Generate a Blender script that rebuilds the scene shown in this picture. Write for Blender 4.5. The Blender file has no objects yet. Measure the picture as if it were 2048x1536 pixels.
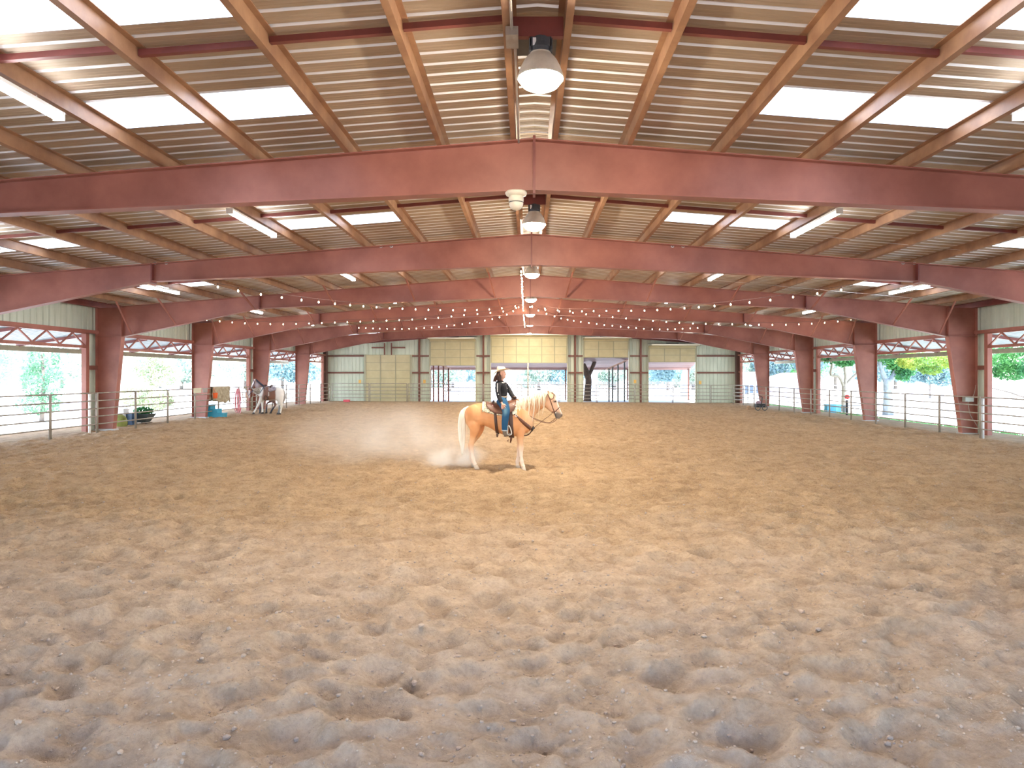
import bpy, bmesh, math, random
import numpy as np
from mathutils import Vector, Matrix, noise as mnoise
random.seed(7)
RS = np.random.RandomState(11)
sc = bpy.context.scene
COL = sc.collection
R = math.radians
# ------------------------------------------------------------------ camera, sky, sun, exposure
FPX = 1385.45          # focal length in pixels of the 2048 px wide frame
CAMZ = 2.15
cam = bpy.data.cameras.new('camera'); cam.sensor_width = 36; cam.lens = 36*FPX/2048
cam.shift_x = -(1055-1024)/2048; cam.shift_y = -(768-751)/2048
cam.clip_start = 0.1; cam.clip_end = 600
camo = bpy.data.objects.new('camera', cam); COL.objects.link(camo)
camo.location = (0, 0, CAMZ); camo.rotation_euler = (R(90), 0, 0)
sc.camera = camo
w = bpy.data.worlds.new('sky'); sc.world = w; w.use_nodes = True
nt = w.node_tree; bg = nt.nodes['Background']
sky = nt.nodes.new('ShaderNodeTexSky'); sky.sky_type = 'NISHITA'; sky.sun_disc = False
sky.sun_elevation = R(68); sky.sun_rotation = R(250); sky.air_density = 1.0; sky.dust_density = 1.5
nt.links.new(sky.outputs['Color'], bg.inputs['Color'])
SKY = 0.42
bg.inputs['Strength'].default_value = SKY
sun = bpy.data.lights.new('sun', 'SUN'); sun.energy = 5.0; sun.angle = R(1.0); sun.color = (1, .96, .90)
suno = bpy.data.objects.new('sun', sun); COL.objects.link(suno)
suno.rotation_euler = (R(20), 0, R(250-180))
LAMP = 150.0            # emission of the high-bay lenses
TUBE = 21.0
sc.view_settings.view_transform = 'Standard'; sc.view_settings.look = 'None'
sc.view_settings.gamma = 1; sc.view_settings.use_curve_mapping = False
sc.view_settings.exposure = 2.12
sc.cycles.use_denoising = True
sc.cycles.max_bounces = 8; sc.cycles.diffuse_bounces = 4; sc.cycles.glossy_bounces = 3
sc.cycles.transparent_max_bounces = 8; sc.cycles.transmission_bounces = 4
sc.cycles.volume_bounces = 2; sc.cycles.volume_step_rate = 2.0
sc.cycles.sample_clamp_indirect = 6

# ------------------------------------------------------------------ helpers
K = 0.0055; BAY = 7.62
def gz(x): return -0.0046*x                     # the arena floor falls gently to one side
def inv(px, py, D): return Vector(((px-1055)*D/FPX, D, CAMZ+(751-py)*D/FPX))
class MB:
    def __init__(s): s.v = []; s.f = []
    def add(s, vs, fs):
        b = len(s.v); s.v += [tuple(p) for p in vs]; s.f += [tuple(b+i for i in f) for f in fs]
    def box(s, x0, x1, y0, y1, z0, z1):
        s.add([(x0,y0,z0),(x1,y0,z0),(x1,y1,z0),(x0,y1,z0),(x0,y0,z1),(x1,y0,z1),(x1,y1,z1),(x0,y1,z1)],
              [(0,3,2,1),(4,5,6,7),(0,1,5,4),(1,2,6,5),(2,3,7,6),(3,0,4,7)])
    def bar(s, p, q, w, h, up=(0,0,1)):
        p = Vector(p); q = Vector(q); d = (q-p).normalized(); u = Vector(up)
        if abs(d.dot(u)) > .98: u = Vector((0,1,0))
        a = d.cross(u).normalized()*w/2; b = a.cross(d).normalized()*h/2
        s.add([p-a-b,p+a-b,p+a+b,p-a+b,q-a-b,q+a-b,q+a+b,q-a+b],
              [(0,3,2,1),(4,5,6,7),(0,1,5,4),(1,2,6,5),(2,3,7,6),(3,0,4,7)])
    def prism(s, pts, y0, y1):                 # polygon in x,z extruded along y
        n = len(pts); s.add([(x,y0,z) for x,z in pts]+[(x,y1,z) for x,z in pts],
            [tuple(range(n)), tuple(range(2*n-1,n-1,-1))]+[(i,i+n,(i+1)%n+n,(i+1)%n) for i in range(n)])
    def rings(s, rs, cap=True):
        n = len(rs[0]); b = []
        vs = [p for r in rs for p in r]; fs = []
        for k in range(len(rs)-1):
            for i in range(n):
                j = (i+1) % n; fs.append((k*n+i, k*n+j, (k+1)*n+j, (k+1)*n+i))
        if cap:
            fs.append(tuple(range(n-1,-1,-1))); fs.append(tuple((len(rs)-1)*n+i for i in range(n)))
        s.add(vs, fs)
    def tube(s, pts, r, n=8, cap=True, flat=1.0):
        pts = [Vector(p) for p in pts]; m = len(pts)
        rr = r if isinstance(r, (list, tuple)) else [r]*m
        rs = []; prev = None
        for i in range(m):
            d = (pts[min(i+1,m-1)]-pts[max(i-1,0)]).normalized()
            if prev is None:
                u = Vector((0,1,0)) if abs(d.y) < .9 else Vector((1,0,0))
            else: u = prev
            u = (u - d*d.dot(u)).normalized(); prev = u; v = d.cross(u)
            rs.append([pts[i]+u*(math.cos(2*math.pi*k/n)*rr[i]*flat)+v*(math.sin(2*math.pi*k/n)*rr[i]) for k in range(n)])
        s.rings(rs, cap)
    def lathe(s, c, prof, n=24, cap=True):
        c = Vector(c)
        s.rings([[c+Vector((math.cos(2*math.pi*k/n)*r, math.sin(2*math.pi*k/n)*r, z)) for k in range(n)] for r, z in prof], cap)
    def ball(s, c, rx, ry=None, rz=None, n=12, m=8):
        ry = ry or rx; rz = rz or rx; c = Vector(c); rs = []
        for i in range(m+1):
            a = -math.pi/2+math.pi*(i if 0 < i < m else (0.12 if i == 0 else m-.12))/m
            rs.append([c+Vector((rx*math.cos(a)*math.cos(2*math.pi*k/n), ry*math.cos(a)*math.sin(2*math.pi*k/n), rz*math.sin(a))) for k in range(n)])
        s.rings(rs)
    def xform(s, M):
        s.v = [tuple(M @ Vector(p)) for p in s.v]; return s
    def obj(s, name, m, parent=None, smooth=False, world=True):
        me = bpy.data.meshes.new(name); me.from_pydata(s.v, [], s.f); me.update()
        return link(name, me, m, parent, smooth, world)
def link(name, me, m, parent=None, smooth=False, world=True):
    if m and not me.materials: me.materials.append(m)
    if smooth: me.polygons.foreach_set('use_smooth', [True]*len(me.polygons))
    o = bpy.data.objects.new(name, me); COL.objects.link(o)
    if parent is not None:
        o.parent = parent
        if world:
            off = Vector(parent.location); p = parent.parent
            while p: off += Vector(p.location); p = p.parent
            o.location = -off
    return o
def tag(o, label=None, cat=None, group=None, kind=None):
    if label: o['label'] = label
    if cat: o['category'] = cat
    if group: o['group'] = group
    if kind: o['kind'] = kind
    return o
def thing(name, label, cat, loc=(0,0,0), group=None, kind=None):
    o = bpy.data.objects.new(name, None); COL.objects.link(o); o.location = loc; o.empty_display_size = .1
    return tag(o, label, cat, group, kind)
def dup(root, loc, label=None, rot=None):
    def cp(o, par):
        c = o.copy(); COL.objects.link(c)
        if par is not None: c.parent = par
        for ch in [k for k in o.children]: cp(ch, c)
        return c
    c = cp(root, None); c.location = loc
    if rot is not None: c.rotation_euler = (0,0,rot)
    if label: c['label'] = label
    return c
ORD = ['first','second','third','fourth','fifth','sixth','seventh','eighth','ninth','tenth','eleventh','twelfth','thirteenth',
       'fourteenth','fifteenth','sixteenth','seventeenth','eighteenth','nineteenth','twentieth','twenty-first','twenty-second','twenty-third','twenty-fourth','twenty-fifth','twenty-sixth']
def smooth_path(pts, n=6):
    pts = [Vector(p) for p in pts]; out = []
    P = [pts[0]]+pts+[pts[-1]]
    for i in range(1, len(P)-2):
        for k in range(n):
            t = k/n; a, b, c, d = P[i-1:i+3]
            out.append(.5*((2*b)+(c-a)*t+(2*a-5*b+4*c-d)*t*t+(3*b-a-3*c+d)*t**3))
    out.append(pts[-1]); return out

# ------------------------------------------------------------------ materials
MATS = {}
def mat(name, col, rough=.6, metal=0, var=0, vscale=3, col2=None, bump=0, bscale=40, stretch=None, spec=.5, emit=0, ecol=None, trans=0):
    if name in MATS: return MATS[name]
    m = bpy.data.materials.new(name); m.use_nodes = True; t = m.node_tree; b = t.nodes['Principled BSDF']
    b.inputs['Base Color'].default_value = (*col, 1); b.inputs['Roughness'].default_value = rough
    b.inputs['Metallic'].default_value = metal; b.inputs['Specular IOR Level'].default_value = spec
    if emit:
        b.inputs['Emission Color'].default_value = (*(ecol or col), 1); b.inputs['Emission Strength'].default_value = emit
    tc = t.nodes.new('ShaderNodeTexCoord'); mp = t.nodes.new('ShaderNodeMapping')
    t.links.new(tc.outputs['Object'], mp.inputs['Vector'])
    if stretch: mp.inputs['Scale'].default_value = stretch
    if col2 is not None or var:
        c2 = col2 if col2 is not None else tuple(c*(1-var) for c in col)
        n = t.nodes.new('ShaderNodeTexNoise'); n.inputs['Scale'].default_value = vscale; n.inputs['Detail'].default_value = 6
        n.inputs['Roughness'].default_value = .6
        t.links.new(mp.outputs[0], n.inputs['Vector'])
        r = t.nodes.new('ShaderNodeValToRGB'); r.color_ramp.elements[0].position = .35; r.color_ramp.elements[1].position = .68
        r.color_ramp.elements[0].color = (*c2, 1); r.color_ramp.elements[1].color = (*col, 1)
        t.links.new(n.outputs['Fac'], r.inputs['Fac']); t.links.new(r.outputs['Color'], b.inputs['Base Color'])
    if bump:
        n2 = t.nodes.new('ShaderNodeTexNoise'); n2.inputs['Scale'].default_value = bscale; n2.inputs['Detail'].default_value = 5
        t.links.new(mp.outputs[0], n2.inputs['Vector'])
        bp = t.nodes.new('ShaderNodeBump'); bp.inputs['Strength'].default_value = bump; bp.inputs['Distance'].default_value = .02
        t.links.new(n2.outputs['Fac'], bp.inputs['Height']); t.links.new(bp.outputs['Normal'], b.inputs['Normal'])
    MATS[name] = m; return m
def vcmat(name, rough=.6, bump=0, bscale=60, spec=.3):     # colours of the coat / cloth from a colour attribute
    m = mat(name, (.5,.5,.5), rough, bump=bump, bscale=bscale, spec=spec); t = m.node_tree
    a = t.nodes.new('ShaderNodeVertexColor'); a.layer_name = 'coat'
    t.links.new(a.outputs['Color'], t.nodes['Principled BSDF'].inputs['Base Color']); return m
RED = mat('red_primer_steel', (.40,.155,.112), .5, col2=(.25,.085,.06), vscale=.7, bump=.05, bscale=8)
REDD = mat('dark_red_steel', (.22,.055,.045), .5, var=.3, vscale=2)
PURL = mat('brown_purlin_steel', (.38,.215,.115), .45, col2=(.23,.115,.062), vscale=2.2, metal=.1)
SHEET = mat('dusty_roof_sheet', (.47,.375,.28), .58, metal=.35, col2=(.34,.265,.19), vscale=1.2, stretch=(.3,1.6,1))
RIBM = mat('rib_glint_tint', (.80,.80,.80), .52, metal=.5)  # pale tone paints in daylight glinting off the rib faces
WSHEET = mat('pale_wall_sheet', (.64,.70,.58), .5, col2=(.52,.58,.47), vscale=1.2, stretch=(3,3,.4))
GARAGE = mat('cream_door_steel', (.60,.54,.33), .5, col2=(.52,.46,.27), vscale=1.5)
GTRIM = mat('door_stile_steel', (.36,.34,.22), .5)
GIRT = mat('brown_girt_steel', (.20,.075,.05), .6, var=.2)
PIPE = mat('grey_pipe_steel', (.38,.35,.31), .5, metal=.25, col2=(.30,.25,.20), vscale=5)
WHITE = mat('white_paint', (.85,.85,.83), .5)
BLACK = mat('black_plastic', (.025,.025,.028), .5)
DGREY = mat('dark_grey_metal', (.10,.11,.12), .5, metal=.3, var=.3)
SHADE = mat('cream_lamp_shade', (.72,.66,.53), .45, var=.15, vscale=8)
STEEL = mat('bright_steel', (.7,.7,.68), .3, metal=.9)
WOOD = mat('weathered_wood', (.30,.20,.12), .8, col2=(.2,.13,.08), vscale=6, stretch=(1,1,.2))
BARK = mat('grey_brown_bark', (.24,.19,.15), .9, col2=(.13,.10,.08), vscale=7, stretch=(1,1,.3), bump=.6, bscale=12)
LENS = mat('lamp_lens', (1,1,1), .4, emit=LAMP, ecol=(1,.87,.68))
TUBEM = mat('fluorescent_tube', (1,1,1), .4, emit=TUBE, ecol=(.95,.97,1))
BULB = mat('festoon_bulb', (1,.8,.6), .4, emit=14, ecol=(1,.72,.42))
BULB.cycles.emission_sampling = 'NONE'
CABLE = mat('dark_cable', (.12,.06,.05), .6)
LEATHER = mat('brown_leather', (.17,.065,.035), .45, col2=(.11,.04,.022), vscale=9, bump=.15, bscale=70)
DLEATHER = mat('dark_leather', (.07,.03,.02), .5, bump=.1, bscale=60)
# ------------------------------------------------------------------ dirt floor
def vnoise(x, y, seed):
    xi = np.floor(x).astype(np.int64); yi = np.floor(y).astype(np.int64); fx = x-xi; fy = y-yi
    def h(a, b):
        n = (a*374761393 + b*668265263 + seed*974634777) & 0xffffffff
        n = ((n ^ (n >> 13))*1274126177) & 0xffffffff
        return ((n ^ (n >> 16)) & 0xffff)/65535.0
    u = fx*fx*(3-2*fx); v = fy*fy*(3-2*fy)
    return (h(xi,yi)*(1-u)+h(xi+1,yi)*u)*(1-v)+(h(xi,yi+1)*(1-u)+h(xi+1,yi+1)*u)*v
def prints(x, y, cell, seed, rmin, rmax, depth, prob):
    gx = np.floor(x/cell).astype(np.int64); gy = np.floor(y/cell).astype(np.int64); out = np.zeros_like(x)
    def h(a, b, k):
        n = (a*73856093 ^ b*19349663 ^ ((seed*10+k)*83492791)) & 0xffffffff
        n = ((n ^ (n >> 15))*2246822519) & 0xffffffff
        n = ((n ^ (n >> 13))*3266489917) & 0xffffffff
        return ((n ^ (n >> 16)) & 0xffff)/65535.0
    for dx in (-1,0,1):
        for dy in (-1,0,1):
            a = gx+dx; b = gy+dy
            cx = (a+h(a,b,1))*cell; cy = (b+h(a,b,2))*cell; r = rmin+(rmax-rmin)*h(a,b,3)
            ang = h(a,b,4)*3.14; el = 1+.5*h(a,b,6)
            ux = (x-cx)*np.cos(ang)+(y-cy)*np.sin(ang); uy = (-(x-cx)*np.sin(ang)+(y-cy)*np.cos(ang))*el
            d = np.sqrt(ux*ux+uy*uy)/r
            on = h(a,b,5) < prob
            bowl = -np.exp(-(d**4.0))*(1+.35*np.clip(uy/r, -1, 1))+.38*np.exp(-((d-1.32)/.33)**2)
            out += np.where(on, bowl*depth*(.5+.5*h(a,b,7))*r/rmax, 0)
    return out
def dirt_height(x, y):
    z = (vnoise(x*.35, y*.35, 1)-.5)*.09+(vnoise(x*1.1, y*1.1, 2)-.5)*.07+(vnoise(x*2.6+5, y*2.6, 3)-.5)*.06
    z = z+prints(x, y, .46, 5, .13, .24, .064, .78)+prints(x+.2, y+.1, .30, 9, .08, .15, .046, .65)+prints(x, y+.3, .15, 13, .03, .07, .020, .5)
    z = z+(vnoise(x*5, y*6, 14)-.5)*.040+(vnoise(x*9, y*10, 4)-.5)*.024+(vnoise(x*19, y*19, 6)-.5)*.014+(vnoise(x*42, y*42, 7)-.5)*.007
    return z
def dirt_at(x, y):
    return float(dirt_height(np.array([x], float), np.array([y], float))[0])*FL(np.array([x]), np.array([y]))[0]+gz(x)-.02
def FL(x, y):                                     # flatter round the edges so posts stand on firm ground
    return np.clip((17.0-np.abs(x))/1.2, .1, 1)*np.clip((55.6-y)/1.5, .1, 1)
def floor():
    ys = [-10+ i*.35 for i in range(36)]; y = ys[-1]+.1
    while y < 56.9: ys.append(y); y += max(.012, .0047*max(y, 3))
    ys.append(57.3); ys = np.array(ys); NC = 620
    t = np.linspace(-1, 1, NC)
    X = np.zeros((len(ys), NC)); Y = np.repeat(ys[:,None], NC, 1)
    for i, yy in enumerate(ys):
        wd = min(16.4, max(4.6, 1.02*abs(yy)+.6)); a = .93
        X[i] = np.where(np.abs(t) <= a, t/a*wd, np.sign(t)*(wd+(np.abs(t)-a)/(1-a)*(18.6-wd)))
    Z = dirt_height(X, Y)*FL(X, Y)+gz(X)-.02
    V = np.stack([X, Y, Z], -1).reshape(-1, 3)
    n = len(ys); I = np.arange(n*NC).reshape(n, NC)
    F = np.stack([I[:-1,:-1], I[:-1,1:], I[1:,1:], I[1:,:-1]], -1).reshape(-1, 4)
    me = bpy.data.meshes.new('floor'); me.vertices.add(len(V)); me.vertices.foreach_set('co', V.ravel())
    me.loops.add(F.size); me.loops.foreach_set('vertex_index', F.ravel())
    me.polygons.add(len(F)); me.polygons.foreach_set('loop_start', np.arange(0, F.size, 4)); me.update(calc_edges=True)
    m = mat('arena_dirt', (.47,.33,.225), .95, spec=.15); tr = m.node_tree; b = tr.nodes['Principled BSDF']
    tc = tr.nodes['Texture Coordinate']
    def nz(s, d=8, r=.65):
        k = tr.nodes.new('ShaderNodeTexNoise'); k.inputs['Scale'].default_value = s; k.inputs['Detail'].default_value = d
        k.inputs['Roughness'].default_value = r; tr.links.new(tc.outputs['Object'], k.inputs['Vector']); return k
    n1 = nz(.5); n2 = nz(5); n3 = nz(30, 10)
    rp = tr.nodes.new('ShaderNodeValToRGB'); e = rp.color_ramp.elements
    e[0].position = .3; e[0].color = (.37,.245,.138,1); e[1].position = .70; e[1].color = (.52,.375,.225,1)
    mx = tr.nodes.new('ShaderNodeMath'); mx.operation = 'ADD'; ml = tr.nodes.new('ShaderNodeMath'); ml.operation = 'MULTIPLY'; ml.inputs[1].default_value = .5
    tr.links.new(n1.outputs['Fac'], mx.inputs[0]); tr.links.new(n2.outputs['Fac'], mx.inputs[1]); tr.links.new(mx.outputs[0], ml.inputs[0])
    tr.links.new(ml.outputs[0], rp.inputs['Fac'])
    sp = tr.nodes.new('ShaderNodeValToRGB'); sp.color_ramp.elements[0].position = .36; sp.color_ramp.elements[0].color = (.50,.44,.40,1)
    sp.color_ramp.elements[1].position = .52; sp.color_ramp.elements[1].color = (1,1,1,1)
    tr.links.new(n3.outputs['Fac'], sp.inputs['Fac'])
    mm = tr.nodes.new('ShaderNodeMixRGB'); mm.blend_type = 'MULTIPLY'; mm.inputs['Fac'].default_value = .5
    tr.links.new(rp.outputs['Color'], mm.inputs['Color1']); tr.links.new(sp.outputs['Color'], mm.inputs['Color2'])
    # near dirt painted greyer to imitate cool daylight spilling in, with a ragged edge
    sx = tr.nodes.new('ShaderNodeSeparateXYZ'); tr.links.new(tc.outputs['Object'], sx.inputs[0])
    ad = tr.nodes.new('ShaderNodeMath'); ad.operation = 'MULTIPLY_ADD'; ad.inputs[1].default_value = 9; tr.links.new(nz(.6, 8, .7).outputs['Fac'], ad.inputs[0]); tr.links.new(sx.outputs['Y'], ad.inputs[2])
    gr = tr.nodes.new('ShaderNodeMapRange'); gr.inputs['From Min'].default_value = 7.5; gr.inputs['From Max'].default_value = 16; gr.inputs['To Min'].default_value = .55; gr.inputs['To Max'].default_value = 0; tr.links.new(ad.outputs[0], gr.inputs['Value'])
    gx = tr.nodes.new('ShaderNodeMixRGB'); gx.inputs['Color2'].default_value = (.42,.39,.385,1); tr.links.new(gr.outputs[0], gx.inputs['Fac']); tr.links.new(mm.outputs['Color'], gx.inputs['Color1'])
    # darker flecks and paler patches: shade of the churned relief mottled into colour
    n6 = nz(2.6, 9, .75); r6 = tr.nodes.new('ShaderNodeValToRGB'); r6.color_ramp.elements[0].position = .38; r6.color_ramp.elements[0].color = (.66,.60,.55,1); r6.color_ramp.elements[1].position = .58; r6.color_ramp.elements[1].color = (1.08,1.06,1.04,1)
    tr.links.new(n6.outputs['Fac'], r6.inputs['Fac']); g6 = tr.nodes.new('ShaderNodeMixRGB'); g6.blend_type = 'MULTIPLY'; g6.inputs['Fac'].default_value = .7
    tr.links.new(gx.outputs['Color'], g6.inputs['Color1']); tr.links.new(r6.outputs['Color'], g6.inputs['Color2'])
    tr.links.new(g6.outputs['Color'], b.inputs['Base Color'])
    n4 = nz(90, 8, .7); bp = tr.nodes.new('ShaderNodeBump'); bp.inputs['Strength'].default_value = .6; bp.inputs['Distance'].default_value = .012
    tr.links.new(n4.outputs['Fac'], bp.inputs['Height'])
    n5 = nz(11, 8); bp2 = tr.nodes.new('ShaderNodeBump'); bp2.inputs['Strength'].default_value = .75; bp2.inputs['Distance'].default_value = .06
    tr.links.new(n5.outputs['Fac'], bp2.inputs['Height']); tr.links.new(bp.outputs['Normal'], bp2.inputs['Normal'])
    tr.links.new(bp2.outputs['Normal'], b.inputs['Normal'])
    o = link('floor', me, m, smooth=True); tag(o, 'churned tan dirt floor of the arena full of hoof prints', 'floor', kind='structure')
floor()
def clods():
    ico = [(0,0,1),(.89,0,.45),(.28,.85,.45),(-.72,.53,.45),(-.72,-.53,.45),(.28,-.85,.45),(.72,.53,-.45),(-.28,.85,-.45),(-.89,0,-.45),(-.28,-.85,-.45),(.72,-.53,-.45),(0,0,-1)]
    ft = [(0,1,2),(0,2,3),(0,3,4),(0,4,5),(0,5,1),(1,6,2),(2,7,3),(3,8,4),(4,9,5),(5,10,1),(1,10,6),(2,6,7),(3,7,8),(4,8,9),(5,9,10),(6,11,7),(7,11,8),(8,11,9),(9,11,10),(10,11,6)]
    N = 17000; y = 3.2*np.exp(RS.rand(N)*2.0); x = (RS.rand(N)*2-1)*np.minimum(15.5, y*.85+.5)
    z = dirt_height(x, y)*FL(x, y)+gz(x)-.02; r = .004+.010*RS.rand(N)**3+.014*(RS.rand(N) > .985)
    V = []; F = []; ic = np.array(ico)
    S = r[:,None]*(.7+.6*RS.rand(N,3)); S[:,2] *= .75
    P = ic[None]*S[:,None,:]*(.8+.4*RS.rand(N,12,1))+np.stack([x,y,z+r*.3],-1)[:,None,:]
    Fa = (np.array(ft)[None]+(np.arange(N)*12)[:,None,None]).reshape(-1,3)
    me = bpy.data.meshes.new('dirt_clods'); me.from_pydata(P.reshape(-1,3).tolist(), [], Fa.tolist()); me.update()
    o = link('dirt_clods', me, mat('dirt_clod', (.50,.38,.29), .95, col2=(.33,.27,.23), vscale=2, spec=.1))
    tag(o, 'small dirt clods and pebbles scattered over the arena floor', 'dirt clods', kind='stuff')
clods()
# ------------------------------------------------------------------ outside ground
g = MB(); g.box(-260, 260, -4.2, 57.3, -.9, -.3); g.box(-260, 260, 57.3, 300, -.9, -.12)
gm = mat('pale_gravel_and_grass', (.72,.72,.73), .95, col2=(.60,.62,.60), vscale=.08)
g2 = MB(); g2.box(-260, 260, -120, -4.2, -.9, -.3); o2 = g2.obj('ground_unseen', mat('light_cooling_grey', (.13,.14,.16), .9, var=.2, vscale=1)); tag(o2, 'unseen dark grey ground behind the viewpoint, added to cool the near light', 'ground', kind='structure')  # unseen dark ground, added to dim and cool the foreground light
o = g.obj('ground_outside', gm); tag(o, 'pale sunlit gravel yard round the arena', 'ground', kind='structure')
for nm, x0, x1, lab in (('grass_strip', -19.6, -17.3, 'green grass strip outside the rail on the side with the tied horses'), ('grass_strip', 17.9, 20.2, 'green grass strip outside the rail on the side with the leafy trees')):
    N = 9000; q = np.zeros((N,3)); q[:,0] = x0+(x1-x0)*RS.rand(N); q[:,1] = 18+40*RS.rand(N); q[:,2] = -.3
    hgt = .08+.12*RS.rand(N); a = RS.rand(N)*6.28; wd = .02
    v0 = q+np.stack([np.cos(a)*wd, np.sin(a)*wd, 0*a],-1); v1 = q-np.stack([np.cos(a)*wd, np.sin(a)*wd, 0*a],-1)
    v2 = q+np.stack([(RS.rand(N)-.5)*.08,(RS.rand(N)-.5)*.08,hgt],-1)
    V = np.stack([v0,v1,v2],1).reshape(-1,3); me = bpy.data.meshes.new(nm)
    me.from_pydata(V.tolist(), [], (np.arange(N*3).reshape(-1,3)).tolist())
    g = link(nm, me, mat('grass_blades', (.12,.38,.12), .8)); tag(g, lab, 'grass', kind='stuff')
    b = MB(); b.box(x0, x1, 18, 57, -.32, -.28); 
    tag(b.obj('lawn', mat('lawn', (.13,.36,.14), .9)), lab.replace('green grass strip','mown green turf under the grass'), 'lawn', kind='structure')

# ------------------------------------------------------------------ roof geometry
def XU(side, u):                # lateral distance from the ridge, in frame units -> world x
    return K*(20+side*u*(1+(.028*(u/3030) if side > 0 else 0)))
def HZ(h): return CAMZ+K*h
def roof_h(u): return 741-.078*u
PU = [55]+[274*k for k in range(1, 11)]
EAVE = 3085
SKY_D = [-.12, .845, 1.205, 2.135, 3.07, 4.02, 4.95, 5.88, 6.8]
PITCH = .3048
SKYL = []
def roof():
    edges = [0]+PU+[EAVE]
    y0 = -3.9; y1 = 57.3; npan = int((y1-y0)/PITCH)+1
    def pan_of(y): return int(round((y-y0)/PITCH))
    inner = set(); 
    for d in SKY_D:
        a = pan_of(d*BAY)
        for k in range(3): inner.add(a+k)
    outer_rows = set()
    for d in SKY_D[3:]:
        a = pan_of(d*BAY)
        for k in range(3): outer_rows.add(a+k)
    prof = [(0,0),(.045,0),(.055,.004),(.07,.004),(.08,0),(.115,0),(.125,.004),(.14,.004),(.15,0),(.205,0),(.222,.032),(.258,.032),(.276,0)]
    for side in (-1, 1):
        mb = MB()
        for j in range(len(edges)-1):
            ua, ub = edges[j], edges[j+1]
            run = []
            for k in range(npan):
                if (k in inner and j in (3, 4)) or (k in outer_rows and j in (8, 9)):
                    if run: runmesh(mb, side, ua, ub, run)
                    run = []; continue
                for py, pz in prof: run.append((y0+k*PITCH+py, pz))
            if run: runmesh(mb, side, ua, ub, run)
        o = mb.obj('ceiling', SHEET); o.data.materials.append(RIBM); o.data.polygons.foreach_set('material_index', mb.mi); tag(o, 'ribbed metal roof sheeting, '+('left' if side < 0 else 'right')+' slope', 'roof', kind='structure')
    # ridge cap
    skm = mat('translucent_panel', (.9,.9,.88), .6)
    t = skm.node_tree; t.nodes.remove(t.nodes['Principled BSDF'])
    tl = t.nodes.new('ShaderNodeBsdfTranslucent'); tl.inputs['Color'].default_value = (.80,.83,.86,1)
    df = t.nodes.new('ShaderNodeBsdfDiffuse'); mx = t.nodes.new('ShaderNodeMixShader'); mx.inputs['Fac'].default_value = .2
    t.links.new(tl.outputs[0], mx.inputs[1]); t.links.new(df.outputs[0], mx.inputs[2]); t.links.new(mx.outputs[0], t.nodes['Material Output'].inputs['Surface'])
    for side in (-1, 1):
        for (ja, jb, rows, band) in ((3, 5, SKY_D, 'inner'), (8, 10, SKY_D[3:], 'outer')):
            for i, d in enumerate(rows):
                a = pan_of(d*BAY); ya = y0+a*PITCH; yb = ya+3*PITCH
                mb = MB(); xs = [edges[ja], edges[jb]]
                P = []
                for u in xs:
                    for y in (ya, yb):
                        P.append((XU(side, u), y+(.02 if y == yb else -.03), HZ(roof_h(u))+.012))
                V = P+[(x, y, z+.006) for x, y, z in P]
                mb.add(V, [(0,1,3,2),(4,6,7,5),(0,2,6,4),(1,5,7,3),(0,4,5,1),(2,3,7,6)])
                if d < -.05: nm = 'above and behind the viewpoint'
                o = mb.obj('skylight_panel', skm)
                tag(o, 'bright translucent roof panel, %s row on the %s slope, %s from the open end' % (band, 'left' if side < 0 else 'right', ORD[i]), 'skylight', 'translucent roof panels')
def runmesh(mb, side, ua, ub, run):
    if not hasattr(mb, 'mi'): mb.mi = []
    mb.mi += [1 if run[i][1]+run[i+1][1] > .03 and run[i+1][1] <= run[i][1] else 0 for i in range(len(run)-1)]
    n = len(run); A = [(XU(side, ua), y, HZ(roof_h(ua))+z) for y, z in run]; B = [(XU(side, ub), y, HZ(roof_h(ub))+z) for y, z in run]
    mb.add(A+B, [(i, i+1, n+i+1, n+i) for i in range(n-1)])
roof()
# ------------------------------------------------------------------ purlins
SN = {-1: 'left', 1: 'right'}
for side in (-1, 1):
    for k, u in enumerate(PU+[3000]):
        x = XU(side, u); z0 = HZ(705-.078*u); dz = .198; t = .012; fl = .07
        if k == 11: fl = .1
        mb = MB(); s = side
        Y0, Y1 = -3.8, 57.1
        pr = [(x-s*fl, z0+dz-t+.078*fl), (x-s*fl, z0+dz+.078*fl-.0), (x+s*t, z0+dz), (x+s*t, z0+t), (x+s*(fl+t), z0+t-.078*fl), (x+s*(fl+t), z0-.078*fl), (x, z0), (x, z0+dz-t)]
        mb.prism(pr if s > 0 else pr[::-1], Y0, Y1)
        nm = 'eave_strut' if k == 11 else 'roof_purlin'
        o = mb.obj(nm, PURL if k < 11 else REDD)
        tag(o, 'dark red eave strut along the top of the %s wall' % SN[side] if k == 11 else
            'brown steel roof purlin, %s out from the ridge on the %s slope' % (ORD[k], SN[side]), 'eave strut' if k == 11 else 'purlin', None if k == 11 else 'steel roof purlins')
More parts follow.
